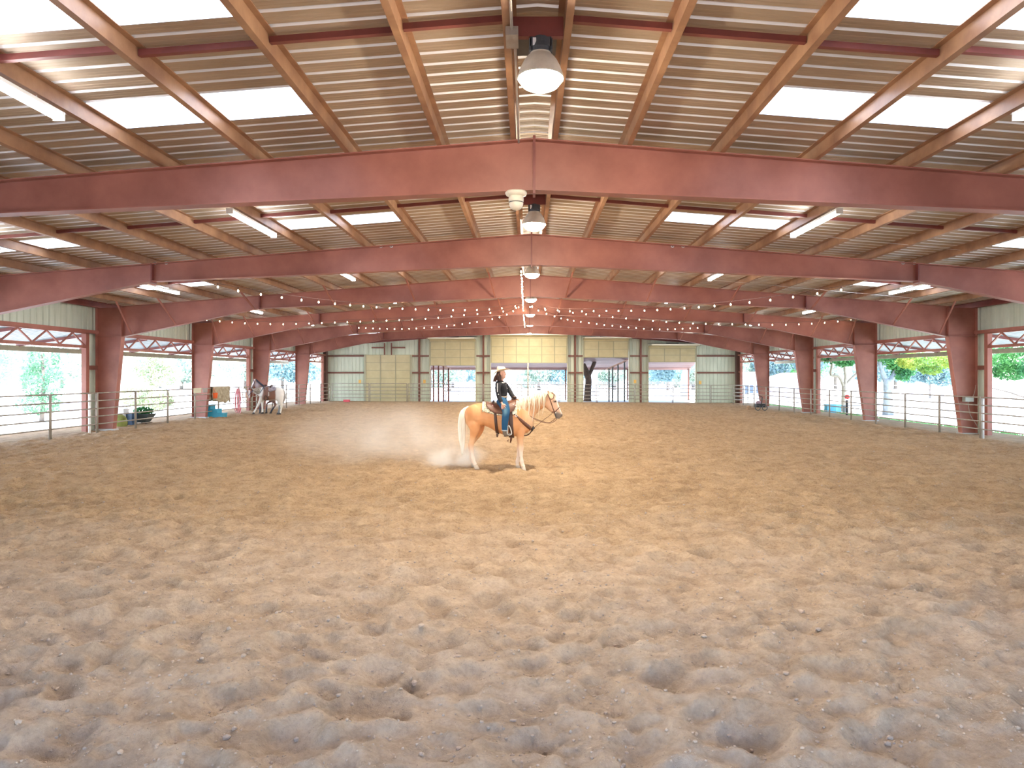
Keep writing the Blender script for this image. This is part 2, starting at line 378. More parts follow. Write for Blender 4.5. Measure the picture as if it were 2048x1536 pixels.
# bridging bars half way along every bay
for i in range(-0, 8):
    yb = (i+.02)*BAY
    for side in (-1, 1):
        r = thing('bridging_row', 'dark red bracing bars between purlins, %s row from the open end, %s slope' % (ORD[i], SN[side]), 'bracing bars', (XU(side, 55), yb, HZ(roof_h(55))-.1), 'bracing rows between purlins')
        ed = PU+[3000]
        for j in range(len(ed)-1):
            mb = MB(); ua, ub = ed[j], ed[j+1]
            jy = .06*((j*7+i*3) % 3-1)
            mb.bar((XU(side, ua)+side*.01, yb+jy, HZ(roof_h(ua))-.07), (XU(side, ub)-side*.01, yb+jy, HZ(roof_h(ub))-.07), .012, .07)
            mb.bar((XU(side, ua)+side*.01, yb+jy+.03, HZ(roof_h(ua))-.10), (XU(side, ub)-side*.01, yb+jy+.03, HZ(roof_h(ub))-.10), .06, .01)
            mb.obj('bar', REDD, r)
    mb = MB(); z = HZ(roof_h(55))
    mb.box(XU(-1,55)+.01, XU(1,55)-.01, yb-.01, yb+.01, z-.24, z-.03); mb.box(XU(-1,55)+.01, XU(1,55)-.01, yb-.01, yb+.07, z-.25, z-.24)
    tag(mb.obj('ridge_spacer', REDD), 'dark red plate between the two ridge purlins, %s from the open end' % ORD[i], 'spacer plate', 'ridge spacer plates')
# ------------------------------------------------------------------ rigid frames
def frame(idx, d):
    Y = d*BAY
    root = thing('steel_frame', 'red steel rigid frame with tapered rafters, %s from the viewpoint' % ORD[max(idx-1, 0)] if idx > 0 else 'red steel rigid frame at the open end behind the viewpoint' if idx < 0 else 'red steel rigid frame above the viewpoint', 'steel frame', (K*20, Y, 0), 'red rigid frames across the arena')
    T = .02; FW = .25
    for side in (-1, 1):
        X = lambda u: XU(side, u)
        mb = MB()
        top = [(0, 705), (2856, 705-.078*2856)]; bot = [(0, 553), (1890, 470), (2850, 271)]
        pts = [(X(u), HZ(h)) for u, h in top]+[(X(u), HZ(h)) for u, h in bot[::-1]]
        mb.prism(pts if side < 0 else pts[::-1], Y-.006, Y+.006)
        for a, b in ((bot[0], bot[1]), (bot[1], bot[2])):
            mb.bar((X(a[0]), Y, HZ(a[1])), (X(b[0]), Y, HZ(b[1])), FW, T)
        mb.bar((X(0), Y, HZ(705)-T/2), (X(2826), Y, HZ(705-.078*2826)-T/2), FW, T)
        rf = mb.obj('rafter', RED, root)
        sp = MB(); u = 1890; sp.box(X(u)-.018, X(u)+.018, Y-.13, Y+.13, HZ(462), HZ(705-.078*u))
        sp.obj('splice_plate', REDD, rf)
        # column
        mb = MB(); xo = X(3030) if side < 0 else K*3135; zb = gz(xo)-.05
        xi_t = X(2852) if side < 0 else X(2842); xi_b = X(2914) if side < 0 else X(2935)
        zt = HZ(705-.078*2990); zk = HZ(276)
        pts = [(xo, zb), (xo, zt), (xi_t, zt+.02), (xi_t, zk), (xi_b, zb)]
        mb.prism(pts if side > 0 else pts[::-1], Y-.006, Y+.006)
        mb.bar((xo, Y, zb), (xo, Y, zt), FW, T, up=(1,0,0)); mb.bar((xi_b, Y, zb), (xi_t, Y, zk), FW, T, up=(1,0,0))
        mb.bar((xi_t, Y, zk), (xi_t, Y, zt), FW, .03, up=(1,0,0))
        mb.bar((xo, Y, zk), (xi_t, Y, zk), FW, T)
        cl = mb.obj('column', RED, root)
        bp = MB(); bp.box(min(xo, xi_b)-.08, max(xo, xi_b)+.08, Y-.17, Y+.17, zb-.03, zb+.075)
        bp.obj('base_plate', mat('concrete', (.5,.49,.47), .9, var=.15), cl)
        if idx >= 3:
            for ub, up_ in ((245, 1), (805, 3), (1368, 5), (1925, 7), (2470, 9), (2780, 10)):
                if ub > 1890: hb = 470-(ub-1890)*194/936
                else: hb = 553-ub*83/1890
                u2 = PU[up_]; b = MB()
                b.bar((X(ub), Y-.1, HZ(hb)+.01), (X(u2)+side*.03, Y-1.45, HZ(705-.078*u2)+.02), .05, .05)
                b.obj('flange_brace', RED, root)
        if idx == 2:
            for u, h in ((752, 645), (700, 646), (1825, 562), (1880, 560)):
                b = MB(); n = 14
                for k in range(n):
                    a0 = 2*math.pi*k/n; a1 = 2*math.pi*(k+1)/n; c = Vector((X(u), Y-.02, HZ(h)))
                    b.bar(c+Vector((math.cos(a0)*.035, 0, math.sin(a0)*.035)), c+Vector((math.cos(a1)*.035, 0, math.sin(a1)*.035)), .012, .02)
                b.ball((X(u), Y-.02, HZ(h)), .012, n=8, m=5)
                b.obj('ring_bolt', STEEL, root)
    rp = MB(); rp.box(K*20-.02, K*20+.02, Y-.14, Y+.14, HZ(540), HZ(712)); rp.obj('ridge_plate', REDD, root)
for i in range(-1, 7): frame(i, i+.5)
# ------------------------------------------------------------------ ribbed sheet helper (vertical ribs)
def ribbed(mb, p0, p1, z0, z1, nrm, ztop=None):
    p0 = Vector((p0[0], p0[1], 0)); p1 = Vector((p1[0], p1[1], 0)); L = (p1-p0).length; d = (p1-p0)/L; n = Vector((*nrm, 0))
    pr = []; s = 0
    while s < L:
        for a, b in ((0,0),(.22,0),(.24,-.028),(.275,-.028),(.295,0)):
            if s+a < L: pr.append((s+a, b))
        s += .3048
    pr.append((L, 0)); V = []
    for a, b in pr:
        q = p0+d*a+n*b; zt = ztop(q.x) if ztop else z1
        V += [(q.x, q.y, z0), (q.x, q.y, zt)]
    m = len(pr); mb.add(V, [(2*i, 2*i+2, 2*i+3, 2*i+1) for i in range(m-1)])
    # back skin gives the sheet real thickness
    V = [(x+n.x*-.03-0*d.x, y+n.y*-.03, z) for x, y, z in V]
    mb.add([(p0.x-n.x*.035, p0.y-n.y*.035, z0), (p1.x-n.x*.035, p1.y-n.y*.035, z0), (p1.x-n.x*.035, p1.y-n.y*.035, ztop(p1.x) if ztop else z1), (p0.x-n.x*.035, p0.y-n.y*.035, ztop(p0.x) if ztop else z1)], [(0,1,2,3)])
WL = -16.72; WR = 17.42
jamb_d = [1.42, 3.42, 5.42, 7.38]
for side, wx in ((-1, WL), (1, WR)):
    nrm = (-side, 0); zg = gz(wx)-.2
    mb = MB(); ribbed(mb, (wx, -3.8), (wx, 57.2), HZ(300), HZ(498), nrm)
    tag(mb.obj('wall_'+SN[side], WSHEET), 'pale ribbed metal sheeting above the openings on the %s side' % SN[side], 'wall', kind='structure')
    for k, jd in enumerate([-.5]+jamb_d):
        ya = jd*BAY+.12 if k else -3.8; yb = (jd+.08)*BAY+.3 if k else -3.2
        if k == 4: yb = 57.1
        mb = MB(); ribbed(mb, (wx, ya), (wx, yb), zg, HZ(300), nrm)
        mb.box(wx-side*.0-.02, wx-side*.0+.02, ya, yb, zg, zg+.1)
        o = mb.obj('wall_'+SN[side], WSHEET); tag(o, 'narrow pale ribbed wall strip on the %s side, %s along' % (SN[side], ORD[k]), 'wall', kind='structure')
        b = MB(); b.box(min(wx-side*.18, wx), max(wx-side*.18, wx), ya, yb, 1.95+.42, 1.95+.58)
        tag(b.obj('trim_girt', GIRT), kind='structure', label='short brown girt across the %s wall strip %s along' % (SN[side], ORD[k]), cat='girt')
        if k:
            b = MB(); b.box(min(wx-side*.15, wx+side*.03), max(wx-side*.15, wx+side*.03), ya-.17, ya-.02, zg, HZ(300)); b.box(min(wx-side*.16, wx-side*.14), max(wx-side*.16, wx-side*.14), ya-.19, ya, zg, HZ(300))
            tag(b.obj('door_jamb', RED), 'red steel jamb post of the %s side opening, %s along' % (SN[side], ORD[k-1]), 'jamb post', 'red jamb posts of the side openings')
    # header channel
    b = MB(); x0 = wx-side*.02; x1 = wx-side*.22
    b.box(min(x0,x1), max(x0,x1), -3.8, 57.1, HZ(291), HZ(293)+.01); b.box(min(x0,x1), max(x0,x1), -3.8, 57.1, HZ(311), HZ(313))
    b.box(x1-.006, x1+.006, -3.8, 57.1, HZ(291), HZ(313))
    tag(b.obj('header_channel', RED), 'red steel header channel over the %s side openings' % SN[side], 'header beam')
    # open-web trusses
    spans = [(-3.6, 1.42*BAY-.1), (1.5*BAY+.1, 3.42*BAY-.1), (3.5*BAY+.1, 5.42*BAY-.1), (5.5*BAY+.1, 7.38*BAY-.1)]
    for k, (ya, yb) in enumerate(spans):
        tx = wx-side*.12; t = thing('web_truss', 'red open-web truss over the %s side opening, %s from the open end' % (SN[side], ORD[k]), 'truss', (tx, (ya+yb)/2, HZ(208)), 'open-web trusses over the side openings')
        b = MB(); b.box(tx-.05, tx+.05, ya, yb, HZ(284), HZ(291)); b.obj('top_chord', RED, t)
        b = MB(); b.box(tx-.06, tx+.06, ya, yb, HZ(186), HZ(205)); b.obj('bottom_chord', RED, t)
        n = int((yb-ya)/.685); s = (yb-ya)/n
        for i in range(n):
            a, c = (HZ(284), HZ(205)) if i % 2 == 0 else (HZ(205), HZ(284))
            b = MB(); b.bar((tx, ya+i*s, a), (tx, ya+(i+1)*s, c), .05, .045); b.obj('web_bar', RED, t)
    # awning
    xo = wx+side*3.0; zw = HZ(300); ze = 3.28
    aw = thing('side_awning', 'grey metal lean-to awning outside the %s side' % SN[side], 'awning', (wx, 26, zw))
    b = MB(); prof = [(0,0),(.2,0),(.225,.03),(.26,.03),(.29,0)]; V = []; yy = -3.8; run = []
    while yy < 57:
        for p, q in prof: run.append((yy+p, q))
        yy += PITCH
    n = len(run); A = [(wx+side*.04, y, zw+z) for y, z in run]; B = [(xo, y, ze+.1+z) for y, z in run]
    b.add(A+B, [(i, i+1, n+i+1, n+i) for i in range(n-1)]); b.obj('awning_sheet', mat('grey_awning_sheet', (.24,.27,.29), .5, metal=.3, var=.2), aw)
    b = MB(); b.box(min(xo, xo-side*.12), max(xo, xo-side*.12), -3.8, 57, ze-.18, ze+.02); b.obj('edge_beam', mat('awning_beam', (.42,.36,.27), .7, var=.2), aw)
    for k in range(17):
        yk = -3.6+k*3.79
        b = MB(); b.bar((wx+side*.05, yk, zw-.06), (xo, yk, ze+.03), .06, .11); b.obj('awning_rafter', REDD, aw)
# ------------------------------------------------------------------ end wall
WY = 57.15; S = 7.5*K
wx_ = lambda px: (px-1055)*S
wz_ = lambda py: CAMZ+(751-py)*S
def ztop(x):
    u = abs(x-K*20)/K; return HZ(roof_h(u))-.03
cols = [(647, 731), (823, 860), (952, 981), (1135, 1166), (1258, 1296), (1391, 1482)]
doors = [(731, 823, 710), (860, 952, 700), (981, 1135, 690), (1166, 1258, 700), (1296, 1391, 705)]
mb = MB()
for a, b in cols: ribbed(mb, (wx_(a), WY), (wx_(b), WY), -.25, 0, (0, -1), ztop)
for a, b, t in doors: ribbed(mb, (wx_(a), WY), (wx_(b), WY), wz_(t), 0, (0, -1), ztop)
tag(mb.obj('wall_back', WSHEET), 'pale green-white ribbed metal end wall', 'wall', kind='structure')
b = MB()
for px in (839, 967, 1150, 1281): b.box(wx_(px)-.07, wx_(px)+.07, WY-.2, WY-.03, -.1, ztop(wx_(px))); 
tag(b.obj('trim_1', GIRT), 'brown steel posts of the end wall', 'wall post', kind='structure')
b = MB()
for (a, c) in ((655, 728), (825, 858), (953, 980), (1136, 1165), (1260, 1295), (1393, 1468)):
    for py in (712, 745.5): b.box(wx_(a), wx_(c), WY-.17, WY-.03, wz_(py)-.06, wz_(py)+.06)
tag(b.obj('trim_2', GIRT), 'brown horizontal girts of the end wall', 'girt', kind='structure')
b = MB()
for px in (652, 1474): b.box(wx_(px)-.16, wx_(px)+.16, WY-.5, WY-.03, -.2, HZ(470))
tag(b.obj('trim_3', mat('corner_steel', (.12,.06,.05), .6)), 'dark corner columns of the end wall', 'corner post', kind='structure')
for side in (-1, 1):
    b = MB(); b.bar((XU(side, 0), WY-.14, HZ(690)), (XU(side, 2990), WY-.14, HZ(690-.078*2990)), .12, .22)
    tag(b.obj('gable_rafter', REDD), 'dark red gable rafter along the top of the end wall, %s half' % SN[side], 'gable rafter')
for a, c, t in doors:
    for px in (a, c):
        pass
b = MB()
for a, c, t in doors:
    for px in (a, c): b.box(wx_(px)-.04, wx_(px)+.04, WY-.1, WY+.05, -.2, wz_(t)+.1)
tag(b.obj('trim_4', mat('door_trim', (.68,.68,.58), .5)), 'pale trim round the end wall door openings', 'door trim', kind='structure')
DL = ['closed cream sectional door, the only one fully down', 'raised cream sectional door with three panel columns beside the closed one', 'widest cream sectional door, raised in the middle of the end wall',
      'raised cream sectional door in front of the dark tree trunk', 'raised cream sectional door with a curved top beside the corner panel']
dspec = [(731, 823, 710, 802, 3, 6), (860, 952, 684, 731, 3, 3), (981, 1135, 677, 726, 6, 3), (1166, 1257, 683, 715, 3, 2), (1296, 1391, 697, 724, 3, 2)]
for i, (a, c, t, bt, nc, nr) in enumerate(dspec):
    x0, x1, z1, z0 = wx_(a)+.03, wx_(c)-.03, wz_(t), wz_(bt)
    if i == 0: z0 = .0
    Y = WY-.22; dr = thing('door_%d' % (i+1), DL[i], 'garage door', ((x0+x1)/2, Y, z0), 'sectional doors of the end wall', 'structure')
    b = MB(); n = nr*4; hh = (z1-z0)/n      # horizontally ribbed leaves
    for k in range(n):
        za = z0+k*hh; b.box(x0, x1, Y, Y+.05, za+.03, za+hh-.02); b.box(x0, x1, Y+.025, Y+.045, za-.004, za+hh)
    b.obj('panel', GARAGE, dr)
    b = MB()
    for k in range(nc+1):
        xx = x0+(x1-x0)*k/nc; xx = min(max(xx, x0+.035), x1-.035); b.box(xx-.035, xx+.035, Y-.02, Y, z0, z1)
    b.obj('stile', GTRIM, dr)
    b = MB()
    for k in range(nr+1):
        za = z0+(z1-z0)*k/nr; b.box(x0, x1, Y-.012, Y+.002, za-.018, za+.018)
    b.obj('section_joint', GTRIM, dr)
    # tracks
    b = MB()
    for xx in (x0-.05, x1+.05):
        b.box(xx-.025, xx+.025, Y-.03, Y+.04, 0, z1)
        if i:
            pts = [(xx, Y, z1-.1), (xx, Y-.05, z1+.08), (xx, Y-.18, z1+.18), (xx, Y-.4, z1+.2), (xx, Y-1.6, z1+.2)]
            b.tube(pts, .025, 6)
    b.obj('track', GTRIM, dr)
    if i:
        b = MB(); pr = [(0, 0), (.04, .1), (.14, .19), (.35, .22), (1.3, .23)]
        for k in range(len(pr)-1):
            (d0, h0), (d1, h1) = pr[k], pr[k+1]
            b.bar(((x0+x1)/2, Y+.02-d0, z1+h0), ((x0+x1)/2, Y+.02-d1, z1+h1), x1-x0, .035, up=(0,.2,1))
        b.obj('top_section', GARAGE, dr)
        b = MB(); b.box(x0, x1, Y-1.35, Y-1.25, z1+.19, z1+.30); b.obj('stiffener', mat('pale_strut', (.78,.76,.62), .45), dr)
        b = MB(); b.tube([(x0-.1, Y-.06, z1+.42), (x1+.1, Y-.06, z1+.42)], .02, 8)
        b.tube([((x0+x1)/2-.5, Y-.06, z1+.42), ((x0+x1)/2+.5, Y-.06, z1+.42)], .05, 10); b.obj('torsion_spring', DGREY, dr)
# unseen wall behind the viewpoint, added to cut near light, with a wide entrance
mb = MB(); ribbed(mb, (K*20+16.6, -3.85), (7.5, -3.85), -.3, 0, (0, 1), ztop); ribbed(mb, (-7, -3.85), (-16.5, -3.85), -.3, 0, (0, 1), ztop)
ribbed(mb, (7.5, -3.85), (-7, -3.85), 4.3, 0, (0, 1), ztop)
tag(mb.obj('wall_unseen', WSHEET), 'unseen pale ribbed entrance wall behind the viewpoint, added to cut the near light', 'wall', kind='structure')
# bracket frame above the closed door
b = MB()
for px in (770, 784): b.box(wx_(px)-.04, wx_(px)+.04, WY-.3, WY-.1, wz_(710), wz_(686))
b.box(wx_(745), wx_(770), WY-.35, WY-.3, wz_(697), wz_(694)); b.box(wx_(784), wx_(812), WY-.35, WY-.3, wz_(697), wz_(694))
tag(b.obj('track_hanger', GIRT), 'rusty steel track hangers above the closed cream door', 'bracket')
# yellow notices
for px, py, lab in ((720, 763, 'beside the closed door'), (849, 763, 'between the closed door and its neighbour'), (1270, 763, 'between the two doors past the dark trunk'), (1400, 765, 'on the corner panel past the last door')):
    b = MB(); b.box(wx_(px)-.1, wx_(px)+.1, WY-.06, WY-.04, wz_(py)-.14, wz_(py)+.14)
    tag(b.obj('notice', mat('yellow_notice', (.85,.55,.16), .7)), 'small faded yellow notice on the end wall, '+lab, 'notice', 'yellow notices on the end wall')
# ------------------------------------------------------------------ lamps
def highbay():
    r = thing('high_bay_lamp', '', 'lamp', (0,0,0), 'high-bay lamps along the ridge')
    b = MB(); b.lathe((0,0,0), [(.262,0),(.268,.012),(.262,.02),(.25,.06),(.225,.13),(.19,.2),(.15,.25),(.12,.275),(.12,.29)], 32, cap=False)
    b.lathe((0,0,0), [(.255,.004),(.243,.06),(.218,.13),(.183,.2),(.143,.25),(.10,.28),(.02,.285)], 32, cap=False); b.obj('lamp_shade', SHADE, r, True, False)
    b = MB(); b.lathe((0,0,0), [(.254,.01),(.25,-.01),(.2,-.075),(.12,-.115),(.03,-.125)], 32); b.obj('lens', LENS, r, True, False)
    b = MB(); b.lathe((0,0,0), [(.06,.27),(.13,.29),(.135,.33),(.125,.38),(.125,.44),(.09,.47),(.04,.48)], 20)
    b.box(-.12,.12,-.1,.1,.33,.45)
    for s in (-1,1): b.box(s*.12-.012, s*.12+.012, -.1, .1, .29, .42)
    o = b.obj('ballast_housing', DGREY, r, False, False)
    b = MB(); b.box(-.09,.0,-.112,-.106,.335,.42); b.obj('sticker', WHITE, o, False, False)
    b = MB(); b.tube([(0,0,.47),(0,0,.50),(.02,0,.52),(.02,0,.55),(0,0,.57),(0,0,.62)], .009, 8); b.ball((0,0,.62), .02); b.obj('hook', STEEL, r, False, False)
    b = MB(); b.tube(smooth_path([(-.05,0,.47),(-.1,.0,.56),(-.2,0,.60),(-.31,0,.58)]), .006, 6); b.obj('cord', WHITE, r, False, False)
    return r
lamp0 = highbay()
for i in range(1, 8):
    y = (i-1+1.03)*BAY+.0; loc = (K*27, y+.02, HZ(612))
    lab = 'cream high-bay lamp hanging from the ridge, ' + (ORD[i-1]+' from the viewpoint' if i else 'directly above the viewpoint')
    if i == 1: lamp0.location = loc; lamp0['label'] = lab
    else: dup(lamp0, loc, lab)
# ridge vents seen as dark hoods behind the lamps
for i in (1, 2):
    y = (i+.03)*BAY+.55; b = MB(); zc = HZ(roof_h(0))
    b.rings([[(K*20-.24,y-.28,zc-.07),(K*20+.24,y-.28,zc-.07),(K*20+.24,y+.28,zc-.07),(K*20-.24,y+.28,zc-.07)],[(K*20-.12,y-.12,zc+.25),(K*20+.12,y-.12,zc+.25),(K*20+.12,y+.12,zc+.25),(K*20-.12,y+.12,zc+.25)]])
    tag(b.obj('ridge_vent', DGREY), 'dark sheet metal ridge vent hood behind the %s hanging lamp' % ORD[i-1], 'roof vent', 'ridge vent hoods')
def tubelight():
    r = thing('fluorescent_fixture', '', 'light fixture', (0,0,0), 'fluorescent fixtures under the purlins')
    L = 2.44
    b = MB(); b.box(-.065,.065,-L/2,L/2,.03,.075); b.box(-.02,.02,-L/2,L/2,.0,.035)
    for s in (-1,1): b.box(-.068,.068,s*L/2-.03 if s>0 else -L/2,L/2 if s>0 else -L/2+.03,-.035,.075)
    b.obj('fixture_body', mat('fixture_white', (.75,.74,.68), .4), r, False, False)
    for s in (-1,1):
        b = MB(); b.tube([(s*.042,-L/2+.03,-.005),(s*.042,L/2-.03,-.005)], .019, 10); b.obj('tube', TUBEM, r, False, False)
    for s in (-.8,.8):
        b = MB(); b.tube([(0,s,.07),(0,s,.13)], .008, 6); b.obj('hanger', STEEL, r, False, False)
    return r
t0 = tubelight(); first = True
for side in (-1, 1):
    for row, u0, u in (('inner', PU[4], 1096), ('outer', PU[8], 2250)):
        for i in range(0 if row == 'inner' else 1, 7):
            dd = i+(1.0 if row == 'inner' else 1.0)-.02*i
            if row == 'outer' and i == 1: dd = 1.9
            loc = (XU(side, u0)+side*.05, dd*BAY, HZ(705-.078*u0)-.13)
            lab = 'white twin-tube fluorescent light under the %s slope, %s row, %s from the viewpoint' % (SN[side], row, ORD[i])
            if first: t0.location = loc; t0['label'] = lab; first = False
            else: dup(t0, loc, lab)
# conduit and junction box beside the ridge
b = MB(); xc = XU(-1,55)+.02; zc = HZ(698); b.tube([(xc, -3.7, zc-.03), (xc, 1.02*BAY, zc-.03)], .016, 8); b.tube([(xc+.03, 1.02*BAY, zc-.03), (xc+.03, 1.5*BAY-.1, zc-.03)], .016, 8)
cd = thing('conduit_run', 'grey conduit with a junction box along the ridge purlin', 'conduit', (xc, 1.0*BAY, zc)); b.obj('conduit', PIPE, cd)
b = MB(); b.box(xc-.07, xc+.07, 1.0*BAY-.02, 1.04*BAY, zc-.1, zc-.005); b.obj('junction_box', PIPE, cd)
# siren / dome housing under the first frame
dc = thing('dome_camera', 'cream dome camera housing under the nearest red frame', 'dome camera', (K*-33, 1.5*BAY, HZ(548)))
b = MB(); zt = HZ(550); x = K*-34; y = 1.5*BAY-.02; b.lathe((x,y,zt-.06), [(.10,-.02),(.165,.0),(.18,.03),(.18,.058)], 24)
b.obj('mount_plate', SHADE, dc, True)
b = MB(); b.lathe((x,y,zt-.2), [(.12,.13),(.125,.07),(.12,.03)], 24); b.obj('collar', SHADE, dc, True)
b = MB(); b.lathe((x,y,zt-.2), [(.121,.028),(.121,.016)], 24); b.obj('band', BLACK, dc)
b = MB(); b.ball((x,y,zt-.19), .118, n=20, m=14); b.obj('dome', SHADE, dc, True)
# ------------------------------------------------------------------ festoon strings
def festoon(lab, pts3, nb, sag=0.0):
    r = thing('string_light', lab, 'string lights', pts3[0], 'warm bulb strings fanning from the ridge')
    P = smooth_path(pts3, 10); Ls = [0]
    for a, c in zip(P, P[1:]): Ls.append(Ls[-1]+(c-a).length)
    def at(s):
        for i in range(len(P)-1):
            if Ls[i+1] >= s: return P[i].lerp(P[i+1], (s-Ls[i])/(Ls[i+1]-Ls[i]+1e-9))
        return P[-1].copy()
    b = MB(); b.tube(P, .007, 5); b.obj('cable', CABLE, r)
    for k in range(nb):
        p = at(Ls[-1]*(k+.5)/nb)+Vector((RS.rand()*.03-.015, 0, 0))
        c = MB(); c.tube([p, p-Vector((0,0,.075))], .014, 6); c.obj('socket', CABLE, r)
        c = MB(); c.ball(p-Vector((0,0,.11)), .025, rz=.034, n=8, m=6); c.obj('bulb', BULB, r, True)
def px3(lst): return [inv(x, y, d*BAY) for x, y, d in lst]
UP = 3.5
festoon('front string of warm bulbs from the ridge to the left of the second frame', px3([(1044,606,4.3),(980,614,4.15),(889,615,3.85),(785,611,3.5),(668,601,3.1),(570,589,2.85),(470,573,2.65),(415,562,2.52)]), 21)
festoon('front string of warm bulbs from the ridge to the right of the second frame', px3([(1052,606,4.3),(1126,617,4.1),(1200,617,3.85),(1303,615,3.5),(1424,606,3.1),(1527,595,2.85),(1640,579,2.65),(1705,568,2.52)]), 21)
festoon('middle string of warm bulbs from the ridge to the left eave', px3([(1044,606,4.3),(1010,618,4.32),(935,625,4.34),(853,633,4.36),(741,638,4.38),(632,642,4.4),(551,644,4.4),(473,641,4.42),(400,634,4.42)]), 25)
festoon('middle string of warm bulbs from the ridge to the right eave', px3([(1052,606,4.3),(1090,615,4.32),(1174,624,4.34),(1259,633,4.36),(1373,642,4.38),(1460,644,4.4),(1575,645,4.4),(1660,640,4.42),(1715,632,4.42)]), 25)
festoon('rear string of warm bulbs from the ridge to the left of the fifth frame', px3([(1044,606,4.3),(1003,629,4.5),(933,643,4.75),(853,652,5.0),(785,654,5.2),(711,652,5.42)]), 23)
festoon('rear string of warm bulbs from the ridge to the right of the fifth frame', px3([(1052,606,4.3),(1110,629,4.5),(1165,640,4.75),(1247,650,5.0),(1320,655,5.2),(1402,652,5.42)]), 23)
festoon('long string of warm bulbs running lengthwise just beside the ridge', px3([(1043,532,2.6),(1044,560,2.95),(1044,580,3.3),(1046,594,3.7),(1046,606,4.25),(1047,622,4.6),(1048,634,5.0),(1049,645,5.3),(1050,652,5.45)]), 34)
# guy wires on the right
for k, (a, c) in enumerate((((1596,468,2.1),(2040,512,2.35)), ((1425,560,3.1),(1870,600,3.3)))):
    b = MB(); b.tube([inv(*a[:2], a[2]*BAY), inv(*c[:2], c[2]*BAY)], .006, 5)
    tag(b.obj('wire', STEEL), 'thin pale wire under the right roof slope, %s from the viewpoint' % ORD[k], 'wire', 'wires under the roof')
# ------------------------------------------------------------------ pipe fence
def panel(L, kids=True):
    r = thing('pipe_fence', '', 'pipe fence', (0,0,0), 'grey pipe fence panels')
    for k in range(5):
        z = .30+k*.285; b = MB(); b.tube([(0,.03,z),(0,L-.03,z)], .024, 8); b.obj('rail', PIPE, r, True, False)
    for y in (.03, L-.03):
        b = MB(); b.tube([(0,y,-.08),(0,y,1.46)], .027, 8); b.obj('post', PIPE, r, True, False)
    return r
LP = .3265*BAY
p0 = panel(LP); used = False
for side, x in ((-1, -15.75), (1, 16.28)):
    n0 = 3.0 if side < 0 else 2.94
    k = -5; m = 0
    while n0*BAY+(k+1)*LP < 56.0:
        y = n0*BAY+k*LP
        if y > 8:
            lab = 'grey pipe fence panel along the %s side, %s from the open end' % (SN[side], ORD[m]); m += 1
            if not used: p0.location = (x, y, gz(x)); p0['label'] = lab; used = True
            else: dup(p0, (x, y, gz(x)), lab)
        k += 1
    yend = n0*BAY+k*LP
pe = panel(3.02)
xs = -15.75; k = 0
while xs+k*3.05 < 15.9:
    x = xs+k*3.05; lab = 'grey pipe fence panel in front of the end wall, %s from the left corner' % ORD[k]
    if k == 0: pe.location = (x, 55.75, gz(x)); pe.rotation_euler = (0,0,R(-90)); pe['label'] = lab
    else: dup(pe, (x, 55.75, gz(x+1.5)), lab)
    k += 1
for side, x, y in ((-1, -15.9, 3.30*BAY), (1, 16.38, 3.27*BAY)):
    b = MB(); b.tube([(x, y, gz(x)-.08), (x, y, gz(x)+1.40)], .045, 10)
    tag(b.obj('fence_post', WHITE, smooth=True), 'white fence post before the %s jamb of the nearest visible column' % SN[side], 'post', 'white fence posts')
# hitching post with a round cap in front of the centre door
b = MB(); b.box(wx_(1056)-.06, wx_(1056)+.06, 56.3, 56.42, -.05, wz_(726)); 
tag(b.obj('centre_post', mat('galvanised_post', (.5,.48,.44), .5, metal=.3)), 'tall grey steel post in the middle of the widest door opening', 'post')
# ------------------------------------------------------------------ behind the end wall
YB = 57.5
aw = thing('rear_awning', 'dark brown ribbed awning outside the end wall doors', 'awning', (0, YB, 3.9))
b = MB(); run = []
for k in range(19):
    y = YB+k*.33
    for p, q in ((0,0),(.2,0),(.22,.05),(.29,.05),(.31,0)): run.append((y+p, 3.95-(y+p-YB)*.18+q))
n = len(run); b.add([(-15, y, z) for y, z in run]+[(15, y, z) for y, z in run], [(i, i+1, n+i+1, n+i) for i in range(n-1)])
b.obj('awning_sheet', mat('brown_awning_sheet', (.13,.06,.05), .6), aw)
b = MB(); b.box(-15, 15, YB+6.2, YB+6.3, 2.66, 2.9); b.obj('edge_beam', mat('rose_fascia', (.5,.3,.27), .6), aw)
for x in (-14.8, -8.9, -3.4, 3.5, 9.2, 14.8):
    b = MB(); b.box(x-.06, x+.06, YB+6.1, YB+6.22, -.2, 2.75); b.obj('awning_post', GIRT, aw)
for nm, pxs, tp, bt in (('left', (867, 877, 887, 897), (900, 738), (875, 727)), ('right', (1218, 1225, 1236, 1249), (1213, 739), (1262, 717))):
    D = 60.0; t = thing('shelter_frame', 'pinkish steel shelter frame outside the %s end wall doorway' % ('second' if nm == 'left' else 'fourth'), 'shelter frame', inv(pxs[0], 790, D)*1.0, 'shelter frames outside')
    b = MB(); b.bar(inv(*tp, D), inv(*bt, D), .12, .16); b.obj('sloping_beam', mat('pink_beam', (.62,.42,.38), .6), t)
    for px in pxs:
        p = inv(px, 790, D); ta = (px-tp[0])/(bt[0]-tp[0]); zt = inv(px, tp[1]+(bt[1]-tp[1])*ta, D).z
        b = MB(); b.box(p.x-.06, p.x+.06, D-.06, D+.06, -.15, zt); b.obj('post', REDD if nm == 'left' else DGREY, t)
